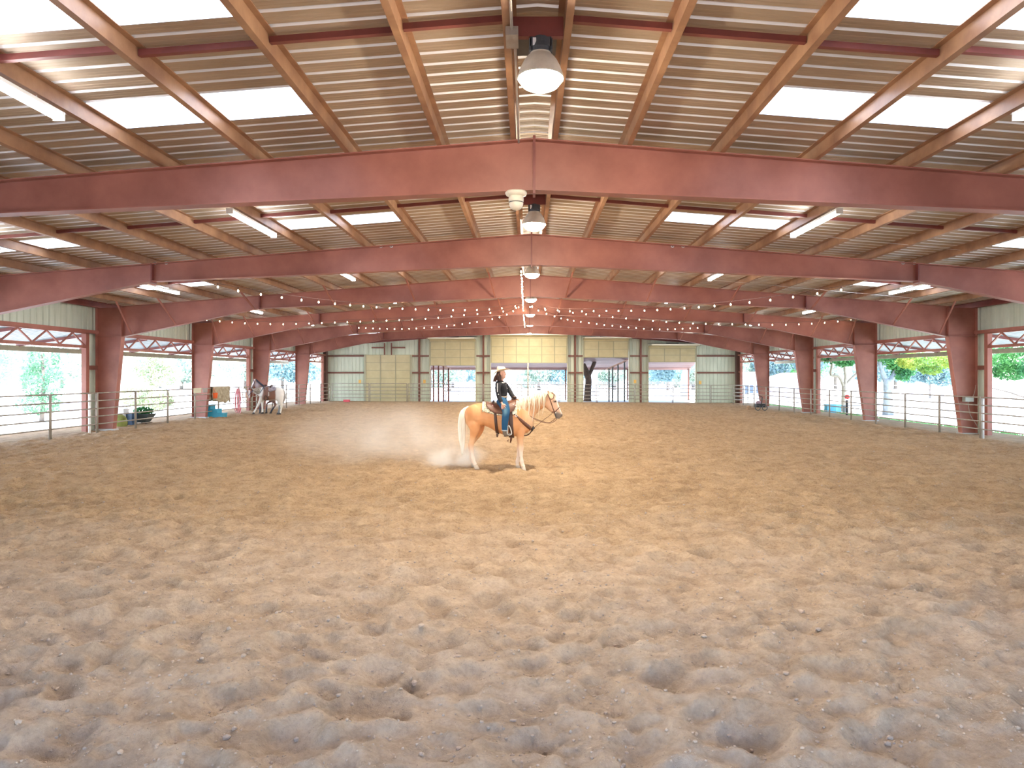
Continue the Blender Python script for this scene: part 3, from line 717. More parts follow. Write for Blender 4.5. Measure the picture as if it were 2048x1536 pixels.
# far corral fence and a white-framed window screen
def corral(D, x0, x1, lab, step=3.0, h=1.3, nr=4, m=None):
    m = m or WHITE
    t = thing('corral_fence', lab, 'fence', (x0, D, -.15), 'corral fences in the yard')
    for k in range(nr):
        z = .1+k*(h-.1)/(nr-1); b = MB(); b.tube([(x0, D, z), (x1, D, z)], .035, 6); b.obj('rail', m, t)
    x = x0
    while x <= x1+.01:
        b = MB(); b.tube([(x, D, -.2), (x, D, h+.05)], .045, 6); b.obj('post', m, t); x += step
FG = mat('blue_grey_fence', (.22,.23,.26), .6)
corral(70, -16, 17, 'blue-grey corral fence beyond the end wall doorways', m=FG)
corral(88, -22, 22, 'distant blue-grey corral fence past the first corral rail', m=FG, step=4)
# ------------------------------------------------------------------ trees
def leafmat(name, c1, c2):
    m = mat(name, c1, .8, col2=c2, vscale=.9); t = m.node_tree
    n = [k for k in t.nodes if k.type == 'VALTORGB'][0]
    bs = t.nodes['Principled BSDF']; tl = t.nodes.new('ShaderNodeBsdfTranslucent'); mx = t.nodes.new('ShaderNodeMixShader'); mx.inputs['Fac'].default_value = .35
    t.links.new(n.outputs['Color'], tl.inputs['Color']); t.links.new(bs.outputs[0], mx.inputs[1]); t.links.new(tl.outputs[0], mx.inputs[2])
    t.links.new(mx.outputs[0], t.nodes['Material Output'].inputs['Surface']); return m
LG = leafmat('green_leaves', (.10,.30,.08), (.04,.17,.07)); LY = leafmat('yellow_green_leaves', (.38,.42,.07), (.10,.28,.07))
LB = leafmat('blue_green_leaves', (.20,.31,.30), (.11,.19,.21)); LP_ = leafmat('pale_leaves', (.40,.46,.34), (.22,.31,.27))
def leaves(blobs, size, shell=.55):
    V = []
    for cx, cy, cz, rx, ry, rz, n in blobs:
        d = RS.randn(n,3); d /= np.linalg.norm(d, axis=1)[:,None]; r = shell+(1-shell)*RS.rand(n)**.6
        r *= .8+.45*(vnoise(d[:,0]*2.5+cx*7+9, d[:,2]*2.5+cy*3+9, 21)-.3)
        p = d*r[:,None]*np.array([rx,ry,rz])+np.array([cx,cy,cz])
        a = RS.randn(n,3); a /= np.linalg.norm(a,axis=1)[:,None]; b = np.cross(a, RS.randn(n,3)); b /= np.linalg.norm(b,axis=1)[:,None]
        s = size*(.6+.8*RS.rand(n))[:,None]
        V.append(np.stack([p-a*s, p+b*s*.5, p+a*s, p-b*s*.5], 1))
    V = np.concatenate(V).reshape(-1,3); F = np.arange(len(V)).reshape(-1,4)
    me = bpy.data.meshes.new('foliage'); me.from_pydata(V.tolist(), [], F.tolist()); me.update(); return me
def tree(lab, base, trunk, blobs, lm, size=.12, cat='tree', name='tree', tr=BARK, group=None, branches=()):
    base = Vector(base); t = thing(name, lab, cat, base, group)
    if trunk:
        b = MB(); P = [base+Vector(p[:3]) for p in trunk]; b.tube(smooth_path(P, 4), list(np.interp(np.linspace(0, len(P)-1, (len(P)-1)*4+1), range(len(P)), [p[3] for p in trunk])), 10)
        to = b.obj('trunk', tr, t, True)
        for br in branches:
            b = MB(); P = [base+Vector(p[:3]) for p in br]; b.tube(smooth_path(P, 4), list(np.interp(np.linspace(0, len(P)-1, (len(P)-1)*4+1), range(len(P)), [p[3] for p in br])), 7)
            b.obj('branch', tr, t, True)
    bl = [(base.x+q[0], base.y+q[1], base.z+q[2], *q[3:]) for q in blobs]
    link('foliage', leaves(bl, size), lm, t)
PY = leafmat('pale_yellow_leaves', (.50,.50,.30), (.30,.38,.24)); PG = leafmat('soft_green_leaves', (.20,.36,.20), (.10,.24,.14))
# left yard
tree('tall narrow green tree with a dense skirt, seen past the nearest open bay', (-25.6, 36.5, -.3), [(0,0,0,.12),(.1,0,2,.09),(0,0,3.8,.04)],
     [(-.1,0,.95,1.15,1.1,.70,1700),(-.45,0,2.2,.70,.8,1.0,950),(.6,0,2.0,.55,.7,1.0,650),(-.25,0,3.25,.50,.6,.75,560),(.75,0,3.35,.28,.3,.4,160)], PG, .065)
tree('loose pale tree at the very edge of the nearest open bay', (-33, 42, -.3), [(0,0,0,.2),(.3,0,3,.1)], [(0,0,3.2,2.2,2,1.9,2600),(-1.5,0,4.5,2,2,1.6,1600)], LP_, .12)
tree('yellow-green bush behind the wheelbarrow', (-22.6, 40, -.3), [(0,0,0,.06),(0,0,1.2,.03)], [(0,0,1.3,1.2,1,.8,1600),(1.2,0,1.0,1.2,1,.7,1400)], PY, .08, 'bush', 'bush')
tree('tall pale yellow tree seen through the second open bay', (-36, 66, -.3), [(0,0,0,.2),(.2,0,3,.1)], [(0,0,3.6,2.4,2,2.3,2600),(1.5,0,2.4,2,2,1.3,1500)], PY, .14)
tree('young thin tree beside the second column', (-24.5, 52, -.3), [(0,0,0,.05),(0,0,2.4,.03)], [(0,0,2.5,.5,.5,.9,450),(.1,0,1.2,.3,.3,.4,150)], LB, .09)
k = 0
for i in range(13):
    a = i/12; x = -120+a*106; y = 92+28*RS.rand()+a*25
    s = 3.2+2.2*RS.rand(); k += 1
    tree('pale tree on the far side of the left yard, %s from the outer edge' % ORD[i], (x, y, -.3), [(0,0,0,.3),(0,0,s,.2)], [(0,0,s*1.0,s*1.3,s,s*.75,1500),(s*.7,0,s*.7,s*.9,s*.8,s*.5,900)], LP_ if i % 3 else LB, .3, group='far yard trees')
for i in range(9):
    x = -26+i*6.6+RS.rand()*2; y = 100+16*RS.rand(); s = 2.6+1.6*RS.rand()
    if i == 3: continue
    tree('bluish tree beyond the end wall doorways, %s from the left' % ORD[i], (x, y, -.15), [(0,0,0,.3),(0,0,s,.2)], [(0,0,s*1.05,s*1.1,s,s*.8,1700),(-s*.6,0,s*.6,s*.8,s*.8,s*.5,1000)], LB if i % 2 else LP_, .22, group='far yard trees')
for i in range(12):
    a = i/11; x = 26+a*96; y = 112-a*24+12*RS.rand(); s = 3.4+1.8*RS.rand()
    tree('distant tree on the far side of the right yard, %s from the end wall' % ORD[i], (x, y, -.3), [(0,0,0,.3),(0,0,s,.2)], [(0,0,s*1.1,s*1.3,s,s*.85,1700),(-s*.7,0,s*.8,s*.9,s*.8,s*.5,1000)], (LP_, LB, LG)[i % 3], .28, group='far yard trees')
# right yard
def rt(px, D): return ((px-1055)*D/FPX, D, -.3)
bx = rt(1687, 47)
tree('forked tree with bright green leaves between the fourth and fifth right columns', bx, [(0,0,0,.17),(.02,0,.9,.15),(.05,0,1.7,.16)],
     [(-.6,0,4.1,1.5,1.2,.9,2300),(1.2,0,4.2,1.4,1.2,.9,2000),(.2,0,3.6,1.0,.9,.6,1300)], LG, .10, tr=mat('pale_bark', (.42,.36,.28), .9, var=.3, vscale=6),
     branches=[[(.05,0,1.6,.14),(.15,0,2.3,.10),(.05,0,3.2,.08),(0,0,4,.04)],[(.05,0,1.6,.12),(-.3,0,2.35,.09),(-.85,0,2.5,.08),(-.8,0,3.2,.07),(-1.1,0,4,.04)],[(.05,0,1.7,.12),(.5,0,2.2,.1),(.95,0,2.7,.08),(.85,0,3.4,.07),(1.0,0,4.1,.04)]])
bx = rt(1776, 43)
tree('blue-grey trunked tree with dense green leaves beside the third right column', bx, [(0,0,0,.33),(0,0,1.3,.25),(0,0,2.2,.3)],
     [(.1,0,4.1,1.5,1.4,1.2,3000),(.9,0,3.2,1.0,1,.7,1500),(-.8,0,4.1,1.0,1,.8,1200),(.9,0,2.6,.7,.7,.5,700)], LG, .10, tr=mat('blue_bark', (.30,.34,.36), .9, var=.35, vscale=6),
     branches=[[(0,0,1.9,.2),(-.4,0,2.8,.14),(-.6,0,3.8,.08)],[(0,0,1.9,.2),(.45,0,2.7,.13),(.6,0,3.8,.08)]])
tree('yellow-green leafy tree whose low branches hang before the nearest right bay', rt(1868, 38), [(2.6,0,0,.2),(2.2,0,2.5,.15),(1.4,0,4,.1)],
     [(-.9,0,3.25,1.2,1,.55,1900),(.9,0,3.35,1.1,1,.55,1700),(-.2,0,2.75,.7,.5,.3,500),(2.2,0,4.3,1.2,1,.9,1200)], LY, .075)
tree('bright green tree at the edge of the nearest right bay', rt(2040, 31), [(1.5,0,0,.2),(1.4,0,2.5,.15),(.8,0,4,.1)],
     [(.1,0,3.3,1.5,1.2,.9,3400),(-.5,0,2.6,.8,.7,.4,900),(1.4,0,3.9,1.3,1,.9,1200)], LG, .07, branches=[[(1.4,0,2.2,.07),(.4,0,1.5,.045),(-.5,0,1.7,.03),(-1.3,0,1.9,.02)]])
tree('pale blue-green bushy trees behind the nearest right bay', rt(1860, 70), [(0,0,0,.1),(0,0,2,.1)], [(-2,0,3.2,2.2,1.5,1.7,2000),(2,0,3.0,2.6,1.5,1.7,2000),(0,0,2.4,1.5,1.2,1.0,900)], LB, .15)
tree('soft green tree between the fifth right column and the shed', rt(1575, 72), [(0,0,0,.2),(0,0,3,.2)], [(-1.5,0,3.9,2.6,2,1.7,2600),(2.2,0,3.9,2.2,2,1.6,2000)], LB, .16)
tree('sunny pale tree beside the end wall corner', rt(1505, 74), [(0,0,0,.2),(0,0,3,.2)], [(-.5,0,3.6,2.3,2,2.1,2800),(1.5,0,2.5,1.6,1.5,1.2,1200)], LP_, .15)
# big trunks past the fourth doorway
tk = thing('tree', 'thick dark leaning tree trunk under the awning past the fourth doorway', 'tree', inv(1176, 800, 61))
b = MB(); D = 61; P = [(1175,803,.64),(1175,790,.58),(1176,775,.55),(1177,760,.50),(1174,748,.54),(1170,738,.46),(1166,728,.36)]
b.tube(smooth_path([inv(x, y, D) for x, y, r in P], 4), list(np.interp(np.linspace(0,6,25), range(7), [p[2]*.55 for p in P])), 14)
b.obj('trunk', mat('dark_bark', (.13,.085,.065), .9, col2=(.06,.045,.04), vscale=5, bump=.8, bscale=10), tk, True)
b = MB(); b.tube(smooth_path([inv(1178,750,D), inv(1182,742,D), inv(1186,732,D), inv(1190,722,D)], 4), .17, 8); b.obj('branch', MATS['dark_bark'], tk, True)
tree('pale blue trunk standing behind the thick dark trunk', inv(1191, 795, 76), [(0,0,0,.55),(-.1,0,1.4,.42),(-.1,0,2.8,.35),(0,0,4.5,.3)], [(0,0,6,2.2,2,1,500)], LB, .2, tr=mat('pale_blue_bark', (.42,.46,.5), .9, var=.2))
tree('pale twin-trunked tree seen through the last doorway', inv(1370, 795, 74), [(0,0,0,.5),(-.1,0,1.6,.4),(.2,0,3.5,.3)], [(0,0,5,2.6,2,1.3,900),(-2.3,0,3.0,1.6,1,1.4,900)], LB, .2, tr=MATS['pale_blue_bark'])
# outbuildings and yard things
def shed(lab, px0, px1, py, D, h, roofc, wallc, win=True):
    a = (px0-1055)*D/FPX; c = (px1-1055)*D/FPX; t = thing('outbuilding', lab, 'outbuilding', ((a+c)/2, D, -.3), 'outbuildings in the yard')
    b = MB(); b.box(a, c, D, D+4, -.3, h); b.obj('wall', mat('shed_wall_%d' % px0, wallc, .8, var=.15), t)
    b = MB(); b.prism([(a-.3, h), (c+.3, h), ((a+c)/2, h+.8)], D-.3, D+4.3); b.obj('roof', mat('shed_roof_%d' % px0, roofc, .7), t)
    n = max(2, int((c-a)/1.3))
    if win:
        for k in range(n):
            x = a+(k+.5)*(c-a)/n; b = MB(); b.box(x-.38, x+.38, D-.03, D+.01, .5, h-.45); b.obj('window', mat('dark_glass', (.05,.08,.14), .15), t)
            b = MB(); b.box(x-.03, x+.03, D-.06, D-.02, .5, h-.45); b.obj('mullion', WHITE, t)
shed('pale outbuilding with dark windows behind the last right column', 1487, 1532, 800, 64, 1.7, (.7,.68,.66), (.75,.75,.76))
shed('low grey shed with a ribbed wall between the fourth and fifth right columns', 1548, 1640, 800, 66, 1.6, (.62,.50,.47), (.46,.44,.47), False)
def block(name, lab, cat, px, py, D, sx, sy, sz, m, zb=None):
    p = inv(px, py, D); b = MB(); z = -.3 if zb is None else zb; b.box(p.x-sx/2, p.x+sx/2, D-sy/2, D+sy/2, z, z+sz); b.box(p.x-sx/2-.02, p.x+sx/2+.02, D-sy/2-.02, D+sy/2+.02, z+sz-.06, z+sz)
    return tag(b.obj(name, m), lab, cat)
BLUE = mat('blue_plastic', (.10,.40,.62), .5)
block('storage_bin', 'light blue storage bin in the yard beside the forked tree', 'storage bin', 1660, 820, 44, .55, .5, .62, BLUE)
block('storage_bin', 'blue storage bin nearer the forked tree trunk', 'storage bin', 1671, 820, 44.5, .5, .5, .6, mat('sky_plastic', (.2,.5,.7), .5))
# picnic bench right yard
def bench(px, D, lab):
    p = inv(px, 820, D); t = thing('bench', lab, 'bench', (p.x, D, -.3), 'dark benches in the right yard')
    b = MB(); b.box(p.x-.8, p.x+.8, D-.18, D+.18, .12, .18); b.obj('seat', DGREY, t)
    for s in (-1,1):
        b = MB(); b.box(p.x+s*.65-.04, p.x+s*.65+.04, D-.16, D+.16, -.3, .13); b.obj('leg', DGREY, t)
bench(1708, 46, 'dark bench beside the forked tree'); bench(1760, 48, 'dark bench behind the blue-grey trunk')
b = MB(); p = inv(1694, 830, 39.5); b.tube([(p.x, 39.5, -.3), (p.x, 39.5, .75)], .07, 8)
sg = thing('bollard', 'dark post with a red reflector beside the forked tree', 'bollard', (p.x, 39.5, -.3)); b.obj('post', BLACK, sg)
b = MB(); b.ball((p.x, 39.45, .93), .16, .05, .13); b.obj('reflector', mat('red_sign', (.75,.08,.08), .5), sg, True)
# far railing and posts in left yard
corral(62, -48, -18, 'white rail fence across the left yard', m=mat('lilac_fence', (.55,.53,.6), .6), h=.9, nr=3)
corral(80, 24, 70, 'pale rail fence across the right yard', m=MATS['lilac_fence'], h=1.0, nr=3)
for i, (px, D) in enumerate(((132, 48), (150, 50), (168, 52), (250, 56), (330, 58))):
    block('trough', 'low grey feed trough in the left yard, %s from the outer edge' % ORD[i], 'feed trough', px, 810, D, 1.5, .6, .45, mat('trough_grey', (.35,.33,.42), .7), None)['group'] = 'feed troughs in the left yard'
# ------------------------------------------------------------------ things outside the left rail
def at(px, py, D): return inv(px, py, D)
D = 28.6; p = at(239, 850, D)
b = MB(); b.ball((p.x-.0, D, .20), .30, .3, .36, n=16, m=10); tag(b.obj('feed_sack', mat('olive_cloth', (.28,.30,.08), .9, var=.4, vscale=5), smooth=True), 'bulging olive sack at the foot of the third left column', 'sack')
b = MB(); p = at(245, 820, 29.4); b.box(p.x-.27, p.x+.16, 29.2, 29.6, -.3, .72); b.box(p.x-.29, p.x+.18, 29.17, 29.63, .68, .75)
tag(b.obj('cooler_box', mat('pale_box', (.75,.77,.8), .5)), 'pale grey box standing behind the olive sack', 'box')
bn = thing('rubbish_bin', 'dark blue plastic bin between the olive sack and the wheelbarrow', 'bin', at(260, 857, 29.6))
p = at(260, 857, 29.6); b = MB(); b.rings([[(p.x-.18,29.4,-.3),(p.x+.18,29.4,-.3),(p.x+.18,29.8,-.3),(p.x-.18,29.8,-.3)],[(p.x-.2,29.38,.5),(p.x+.2,29.38,.5),(p.x+.2,29.82,.5),(p.x-.2,29.82,.5)]]); b.obj('bin_body', mat('navy_plastic', (.025,.06,.13), .4), bn)
b = MB(); b.box(p.x-.22, p.x+.22, 29.36, 29.84, .5, .56); b.obj('lid', mat('navy_plastic', (.025,.06,.13), .4), bn)
wb = thing('wheelbarrow', 'dark wheelbarrow full of leafy plants outside the rail', 'wheelbarrow', at(285, 850, 30.2))
p = at(286, 850, 30.2); x, y = p.x, 30.2
b = MB(); b.rings([[(x-.18,y-.2,.12),(x+.2,y-.2,.12),(x+.2,y+.2,.12),(x-.18,y+.2,.12)],[(x-.32,y-.33,.48),(x+.42,y-.33,.48),(x+.42,y+.33,.48),(x-.32,y+.33,.48)]]); b.obj('tray', mat('barrow_grey', (.07,.09,.09), .5, var=.3), wb)
b = MB(); b.tube([(x+.1,y,-.15),(x+.1,y+.001,-.15)], .01, 6)
n = 18; b = MB()
for k in range(n):
    a0 = 2*math.pi*k/n; a1 = 2*math.pi*(k+1)/n; c = Vector((x+.12, y, -.12)); b.bar(c+Vector((math.cos(a0)*.16,0,math.sin(a0)*.16)), c+Vector((math.cos(a1)*.16,0,math.sin(a1)*.16)), .06, .05)
b.tube([(x+.12,y-.08,-.12),(x+.12,y+.08,-.12)], .03, 8); b.obj('wheel', BLACK, wb)
for s in (-1,1):
    b = MB(); b.tube([(x+.3,y+s*.2,.1),(x-.1,y+s*.24,.05),(x-.8,y+s*.28,.3)], .02, 6); b.obj('handle', WOOD, wb)
    b = MB(); b.tube([(x-.2,y+s*.24,.1),(x-.25,y+s*.26,-.3)], .018, 6); b.obj('leg', DGREY, wb)
link('foliage', leaves([(x, y, .62, .45, .35, .18, 500)], .06), LG, wb)
# mounting block
D = 4.62*BAY-.35; TEAL = mat('teal_plastic', (.02,.30,.44), .45, var=.15)
mbk = thing('mounting_block', 'teal plastic three-step mounting block by the rail', 'mounting block', at(425, 836, D))
z0 = gz(-15.3)-.01; xa = at(408.5, 800, D).x; xb = at(449.5, 800, D).x; W = (xb-xa)
for k, (s0, s1, hz) in enumerate(((0, .42, .63), (.42, .74, .42), (.74, 1, .21))):
    b = MB(); b.box(xa+W*s0, xa+W*s1, D-.28, D+.28, z0, z0+hz-.03); b.box(xa+W*s0, xa+W*s1+.02, D-.3, D+.3, z0+hz-.035, z0+hz); b.obj('step', TEAL, mbk)
# hide draped over rail, bucket, rope coils, towels
D = 4.62*BAY; xr = -15.75; p = at(422, 790, D)
def drape(name, lab, cat, y0, y1, x, zt, drop1, drop2, m, seed, wid=.05):
    b = MB(); rs = []; n = 12; q = 9
    for i in range(n+1):
        y = y0+(y1-y0)*i/n; row = []
        for j in range(-q, q+1):
            a = j/q; f = (drop1 if a < 0 else drop2)*(1-.22*vnoise(np.array([i*.7+seed]), np.array([j*.1]), seed)[0]); s = abs(a)
            off = (wid if s > .12 else wid*s/.12)*(1+.5*math.sin(i*1.7+seed)); row.append(Vector((x+(1 if a > 0 else -1)*off+.012*math.sin(i*2.1+j), y, zt-f*max(0, s-.08))))
        rs.append(row)
    V = [v for r in rs for v in r]; m2 = 2*q+1; F = [(i*m2+j, i*m2+j+1, (i+1)*m2+j+1, (i+1)*m2+j) for i in range(n) for j in range(m2-1)]
    b.add(V, F); o = b.obj(name, m, smooth=True); md = o.modifiers.new('thick', 'SOLIDIFY'); md.thickness = .012
    return tag(o, lab, cat)
HIDE = mat('tan_hide', (.48,.42,.30), .9, col2=(.25,.20,.13), vscale=6)
drape('saddle_pad', 'shaggy tan hide draped over the rail above the mounting block', 'hide', 4.52*BAY, 4.80*BAY, xr, gz(xr)+1.53, .95, 1.0, HIDE, 3, .09)
b = MB(); b.lathe((xr+.12, 4.545*BAY, gz(xr)+.93), [(.11,0),(.14,.27),(.145,.28)], 16); b.tube(smooth_path([(xr+.12-.0,4.545*BAY-.14,gz(xr)+1.2),(xr+.05,4.545*BAY,gz(xr)+1.45),(xr+.12,4.545*BAY+.14,gz(xr)+1.2)]), .006, 5)
tag(b.obj('bucket', mat('orange_plastic', (.85,.16,.05), .4), smooth=True), 'orange bucket hanging on the rail beside the tan hide', 'bucket')
b = MB(); b.bar((xr+.03,4.28*BAY,gz(xr)+1.36),(xr+.03,4.38*BAY,gz(xr)+1.36),.01,.24); 
tag(b.obj('rail_sign', mat('pale_sign', (.62,.60,.45), .7)), 'pale blank board fixed on the rail before the fourth left column', 'board')
b = MB(); b.bar((xr+.04,4.40*BAY,gz(xr)+1.36),(xr+.04,4.46*BAY,gz(xr)+1.36),.02,.22)
tag(b.obj('rail_sign', mat('grey_sign', (.3,.28,.27), .7)), 'small grey box fixed on the rail beside the pale board', 'board')
def coil(name, lab, cat, y0, dy, zt, drop, n, m, r=.016, spread=.1):
    b = MB()
    for k in range(n):
        yy = y0+(k/n-.5)*spread; w = dy*(.7+.5*RS.rand()); h = drop*(.85+.2*RS.rand()); P = []
        for i in range(25):
            a = 2*math.pi*i/24; P.append((xr+.05+.03*math.sin(a+k)+.012*k % .05, yy+math.sin(a)*w/2, zt-h/2+math.cos(a)*h/2))
        b.tube(P, r, 6)
    return tag(b.obj(name, m, smooth=True), lab, cat)
coil('rope_coil', 'coil of red and pink rope hanging low on the rail', 'rope coil', 4.93*BAY, .55, gz(xr)+1.36, 1.3, 6, mat('pink_rope', (.62,.13,.17), .8, col2=(.7,.4,.42), vscale=8), .022, .35)
coil('rope_coil', 'coil of pale brown rope hanging beside the red coil', 'rope coil', 5.06*BAY, .45, gz(xr)+1.4, .9, 4, mat('tan_rope', (.5,.38,.26), .8), .016, .3)
# small electrical box on right column
eb = thing('electrical_box', 'grey electrical box with a cable on the third right column', 'electrical box', (16.9, 26.4, 1.1))
p = inv(1936, 798, 26.5); b = MB(); b.box(p.x-.16, p.x+.16, 26.4, 26.6, p.z-.1, p.z+.1); b.obj('housing', mat('box_grey', (.35,.38,.34), .5), eb)
b = MB(); b.tube(smooth_path([inv(1936,803,26.45), inv(1940,828,26.45), inv(1952,848,26.45), inv(1955,853,26.45)]), .012, 6); b.tube(smooth_path([inv(1945,795,26.5), inv(1949,785,26.5), inv(1952,770,26.5)]), .012, 6); b.obj('cable', PIPE, eb, True)
# cart with wheels at the far right rail and small clutter
D = 44.0; p = inv(1520, 812, D); z0 = gz(p.x)
ct = thing('tool_cart', 'small dark wheeled cart by the rail near the end wall corner', 'cart', (p.x, D, z0))
b = MB(); b.box(p.x-.28, p.x+.28, D-.2, D+.2, z0+.2, z0+.42); b.obj('box', BLACK, ct)
for s in (-1,1):
    b = MB(); n = 14
    for k in range(n):
        a0 = 2*math.pi*k/n; a1 = 2*math.pi*(k+1)/n; c = Vector((p.x+s*.22, D-.24, z0+.18)); b.bar(c+Vector((math.cos(a0)*.16,0,math.sin(a0)*.16)), c+Vector((math.cos(a1)*.16,0,math.sin(a1)*.16)), .04, .04)
    b.obj('wheel', DGREY, ct)
b = MB(); b.tube([(p.x+.1,D,z0+.4),(p.x+.14,D,z0+.85),(p.x-.1,D,z0+.95)], .03, 6); b.obj('handle', BLACK, ct)
b = MB(); b.ball((p.x-.1, D, z0+.5), .17, .15, .12); b.obj('load', mat('mauve_cloth', (.35,.25,.3), .9), ct, True)
b = MB(); p = inv(1500, 812, 44.6); z0 = gz(p.x); b.box(p.x-.2, p.x+.25, 44.4, 44.8, z0+.0, z0+.14); b.ball((p.x-.1,44.5,z0+.2), .14, .12, .1)
tag(b.obj('tack_pile', mat('tan_tack', (.42,.28,.18), .9), smooth=False), 'low brown pile of tack beside the wheeled cart', 'tack pile')
b = MB(); p = inv(693, 800, 55.2); b.box(p.x-.2, p.x+.24, 55.0, 55.4, gz(p.x)-.02, gz(p.x)+.14); b.box(p.x-.22, p.x+.26, 54.98, 55.42, gz(p.x)+.12, gz(p.x)+.16)
tag(b.obj('feed_tub', mat('red_plastic', (.75,.10,.13), .5)), 'small red feed tub on the dirt before the end wall corner', 'feed tub')
# ------------------------------------------------------------------ animals and rider
def make_P(ox, oy, scale, y0):                    # traced point on the picture plane at depth y0+Y -> world
    def P(zx, zy, Y=0.0): return inv(ox+zx/scale, oy+zy/scale, y0+Y)
    return P
def spow(v, e): return math.copysign(abs(v)**e, v)
def oval(c, a, b, n=20, e=.85):                    # ring: centre, half-axis vectors
    return [c+a*spow(math.cos(2*math.pi*k/n), e)+b*spow(math.sin(2*math.pi*k/n), e) for k in range(n)]
def remesh(name, mb, vox, m, parent, it=6, fac=.5):
    me = bpy.data.meshes.new(name); me.from_pydata(mb.v, [], mb.f); me.update()
    bm = bmesh.new(); bm.from_mesh(me); bmesh.ops.recalc_face_normals(bm, faces=bm.faces); bm.to_mesh(me); bm.free()
    o = bpy.data.objects.new(name, me); COL.objects.link(o)
    r = o.modifiers.new('r', 'REMESH'); r.mode = 'VOXEL'; r.voxel_size = vox
    s = o.modifiers.new('s', 'SMOOTH'); s.factor = fac; s.iterations = it
    dg = bpy.context.evaluated_depsgraph_get(); dg.update()
    me2 = bpy.data.meshes.new_from_object(o.evaluated_get(dg)); me2.name = name
    bpy.data.objects.remove(o); bpy.data.meshes.remove(me)
    me2.materials.clear(); return link(name, me2, m, parent, True)
def paint(o, fn):
    me = o.data; n = len(me.vertices); co = np.empty(n*3); me.vertices.foreach_get('co', co); co = co.reshape(-1,3)
    c = fn(co); a = me.color_attributes.new('coat', 'FLOAT_COLOR', 'POINT')
    a.data.foreach_set('color', np.concatenate([c, np.ones((n,1))], 1).ravel().astype(np.float32))
def sst(e0, e1, x):
    t = np.clip((x-e0)/(e1-e0), 0, 1); return t*t*(3-2*t)
def mixc(a, b, t): return a*(1-t[:,None])+np.array(b)[None]*t[:,None]
HORSE_RINGS = {}
def torso(mb, P, st, n=24):
    rs = []
    for x, zt, zb, hw in st:
        t = P(x, zt); b = P(x, zb); c = (t+b)/2; v = (t-b)/2
        # pear shaped section, wider below the middle
        r = []
        for k in range(n):
            a = 2*math.pi*k/n; cy = spow(math.cos(a), .85); sz = spow(math.sin(a), .85)
            r.append(c+Vector((0, 1, 0))*hw*cy*(1-.12*sz)+v*sz)
        rs.append(r)
    mb.rings(rs)
def section(mb, P, secs, n=16):
    rs = []
    for a, b, hw in secs:
        p, q = P(*a), P(*b); c = (p+q)/2; v = (p-q)/2; rs.append(oval(c, v, Vector((0,1,0))*hw, n))
    mb.rings(rs)
def leg(mb, P, pts, Y, n=12):
    C = [P(x, z, Y+(dy if dy else 0)) for x, z, r, dy in pts]; rr = [p[2] for p in pts]
    Cs = smooth_path(C, 3); R_ = list(np.interp(np.linspace(0, len(C)-1, len(Cs)), range(len(C)), rr))
    mb.tube(Cs, R_, n, flat=.82)
def hoof(P, x, z, Y, r, m, parent, dirx=1):
    c = P(x, z, Y); b = MB(); zb = c.z-.02
    b.rings([oval(Vector((c.x+dirx*r*.35, c.y, zb)), Vector((r*1.15,0,0)), Vector((0,r*1.0,0)), 14), oval(Vector((c.x, c.y, zb+.075)), Vector((r*.85,0,0)), Vector((0,r*.8,0)), 14)])
    return b.obj('hoof', m, parent, True)
HOOF = mat('hoof_horn', (.55,.45,.36), .5); HOOFD = mat('dark_hoof', (.05,.045,.045), .5)
# ---- palomino horse
Y0 = 16.1
P = make_P(860, 700, 5.906, Y0)
def px_of(co):                                    # world -> traced coordinates (for colouring)
    D = co[:,1]; px = co[:,0]*FPX/D+1055; py = 751-(co[:,2]-CAMZ)*FPX/D
    return (px-860)*5.906, (py-700)*5.906
PT = [(412, 728, 795, .06), (428, 690, 868, .15), (460, 664, 915, .21), (510, 641, 935, .255), (570, 628, 915, .275), (640, 627, 893, .275), (700, 637, 915, .285),
      (780, 645, 962, .295), (860, 640, 998, .30), (930, 628, 1016, .295), (990, 613, 1022, .27), (1050, 603, 1010, .245), (1110, 610, 990, .22), (1165, 650, 965, .185), (1205, 710, 935, .13), (1226, 780, 890, .07)]
PROOT = thing('horse', 'palomino horse with a pale mane and tail standing under the mounted rider', 'horse', (P(780, 1400).x, Y0, dirt_at(P(780,1400).x, Y0)))
mb = MB(); torso(mb, P, PT)
section(mb, P, [((985,625),(1150,985),.20), ((1045,597),(1215,890),.150), ((1110,577),(1236,800),.118), ((1180,552),(1258,752),.098), ((1250,527),(1300,712),.088), ((1320,508),(1338,684),.080), ((1380,497),(1372,668),.072)])
section(mb, P, [((1385,500),(1352,615),.055), ((1418,494),(1358,672),.085), ((1462,512),(1388,703),.100), ((1490,560),(1425,728),.095), ((1512,625),(1455,748),.078), ((1532,680),(1474,768),.062), ((1552,728),(1486,792),.056), ((1566,762),(1500,806),.050), ((1564,786),(1520,806),.034)])
# thighs, shoulder masses
mb.ball(P(515, 770, -.15), .185, .13, .24, 16, 12); mb.ball(P(515, 770, .15), .185, .13, .24, 16, 12)
mb.ball(P(1085, 820, -.11), .17, .125, .34, 16, 12); mb.ball(P(1085, 820, .11), .17, .125, .34, 16, 12); mb.ball(P(1030, 960, 0), .2, .2, .12, 16, 12)
NEARH = [(500,770,.13,.10),(508,820,.155,.04),(524,890,.150,.01),(528,950,.118,0),(510,1020,.080,0),(497,1070,.068,0),(488,1108,.069,0),(492,1150,.052,0),(497,1225,.040,0),(506,1285,.053,0),(518,1318,.042,0),(536,1360,.050,0)]
FARH = [(520,790,.12,-.10),(580,890,.135,0),(575,965,.095,0),(528,1050,.068,0),(482,1108,.064,0),(476,1160,.048,0),(478,1235,.037,0),(486,1285,.049,0),(498,1318,.040,0),(508,1345,.046,0)]
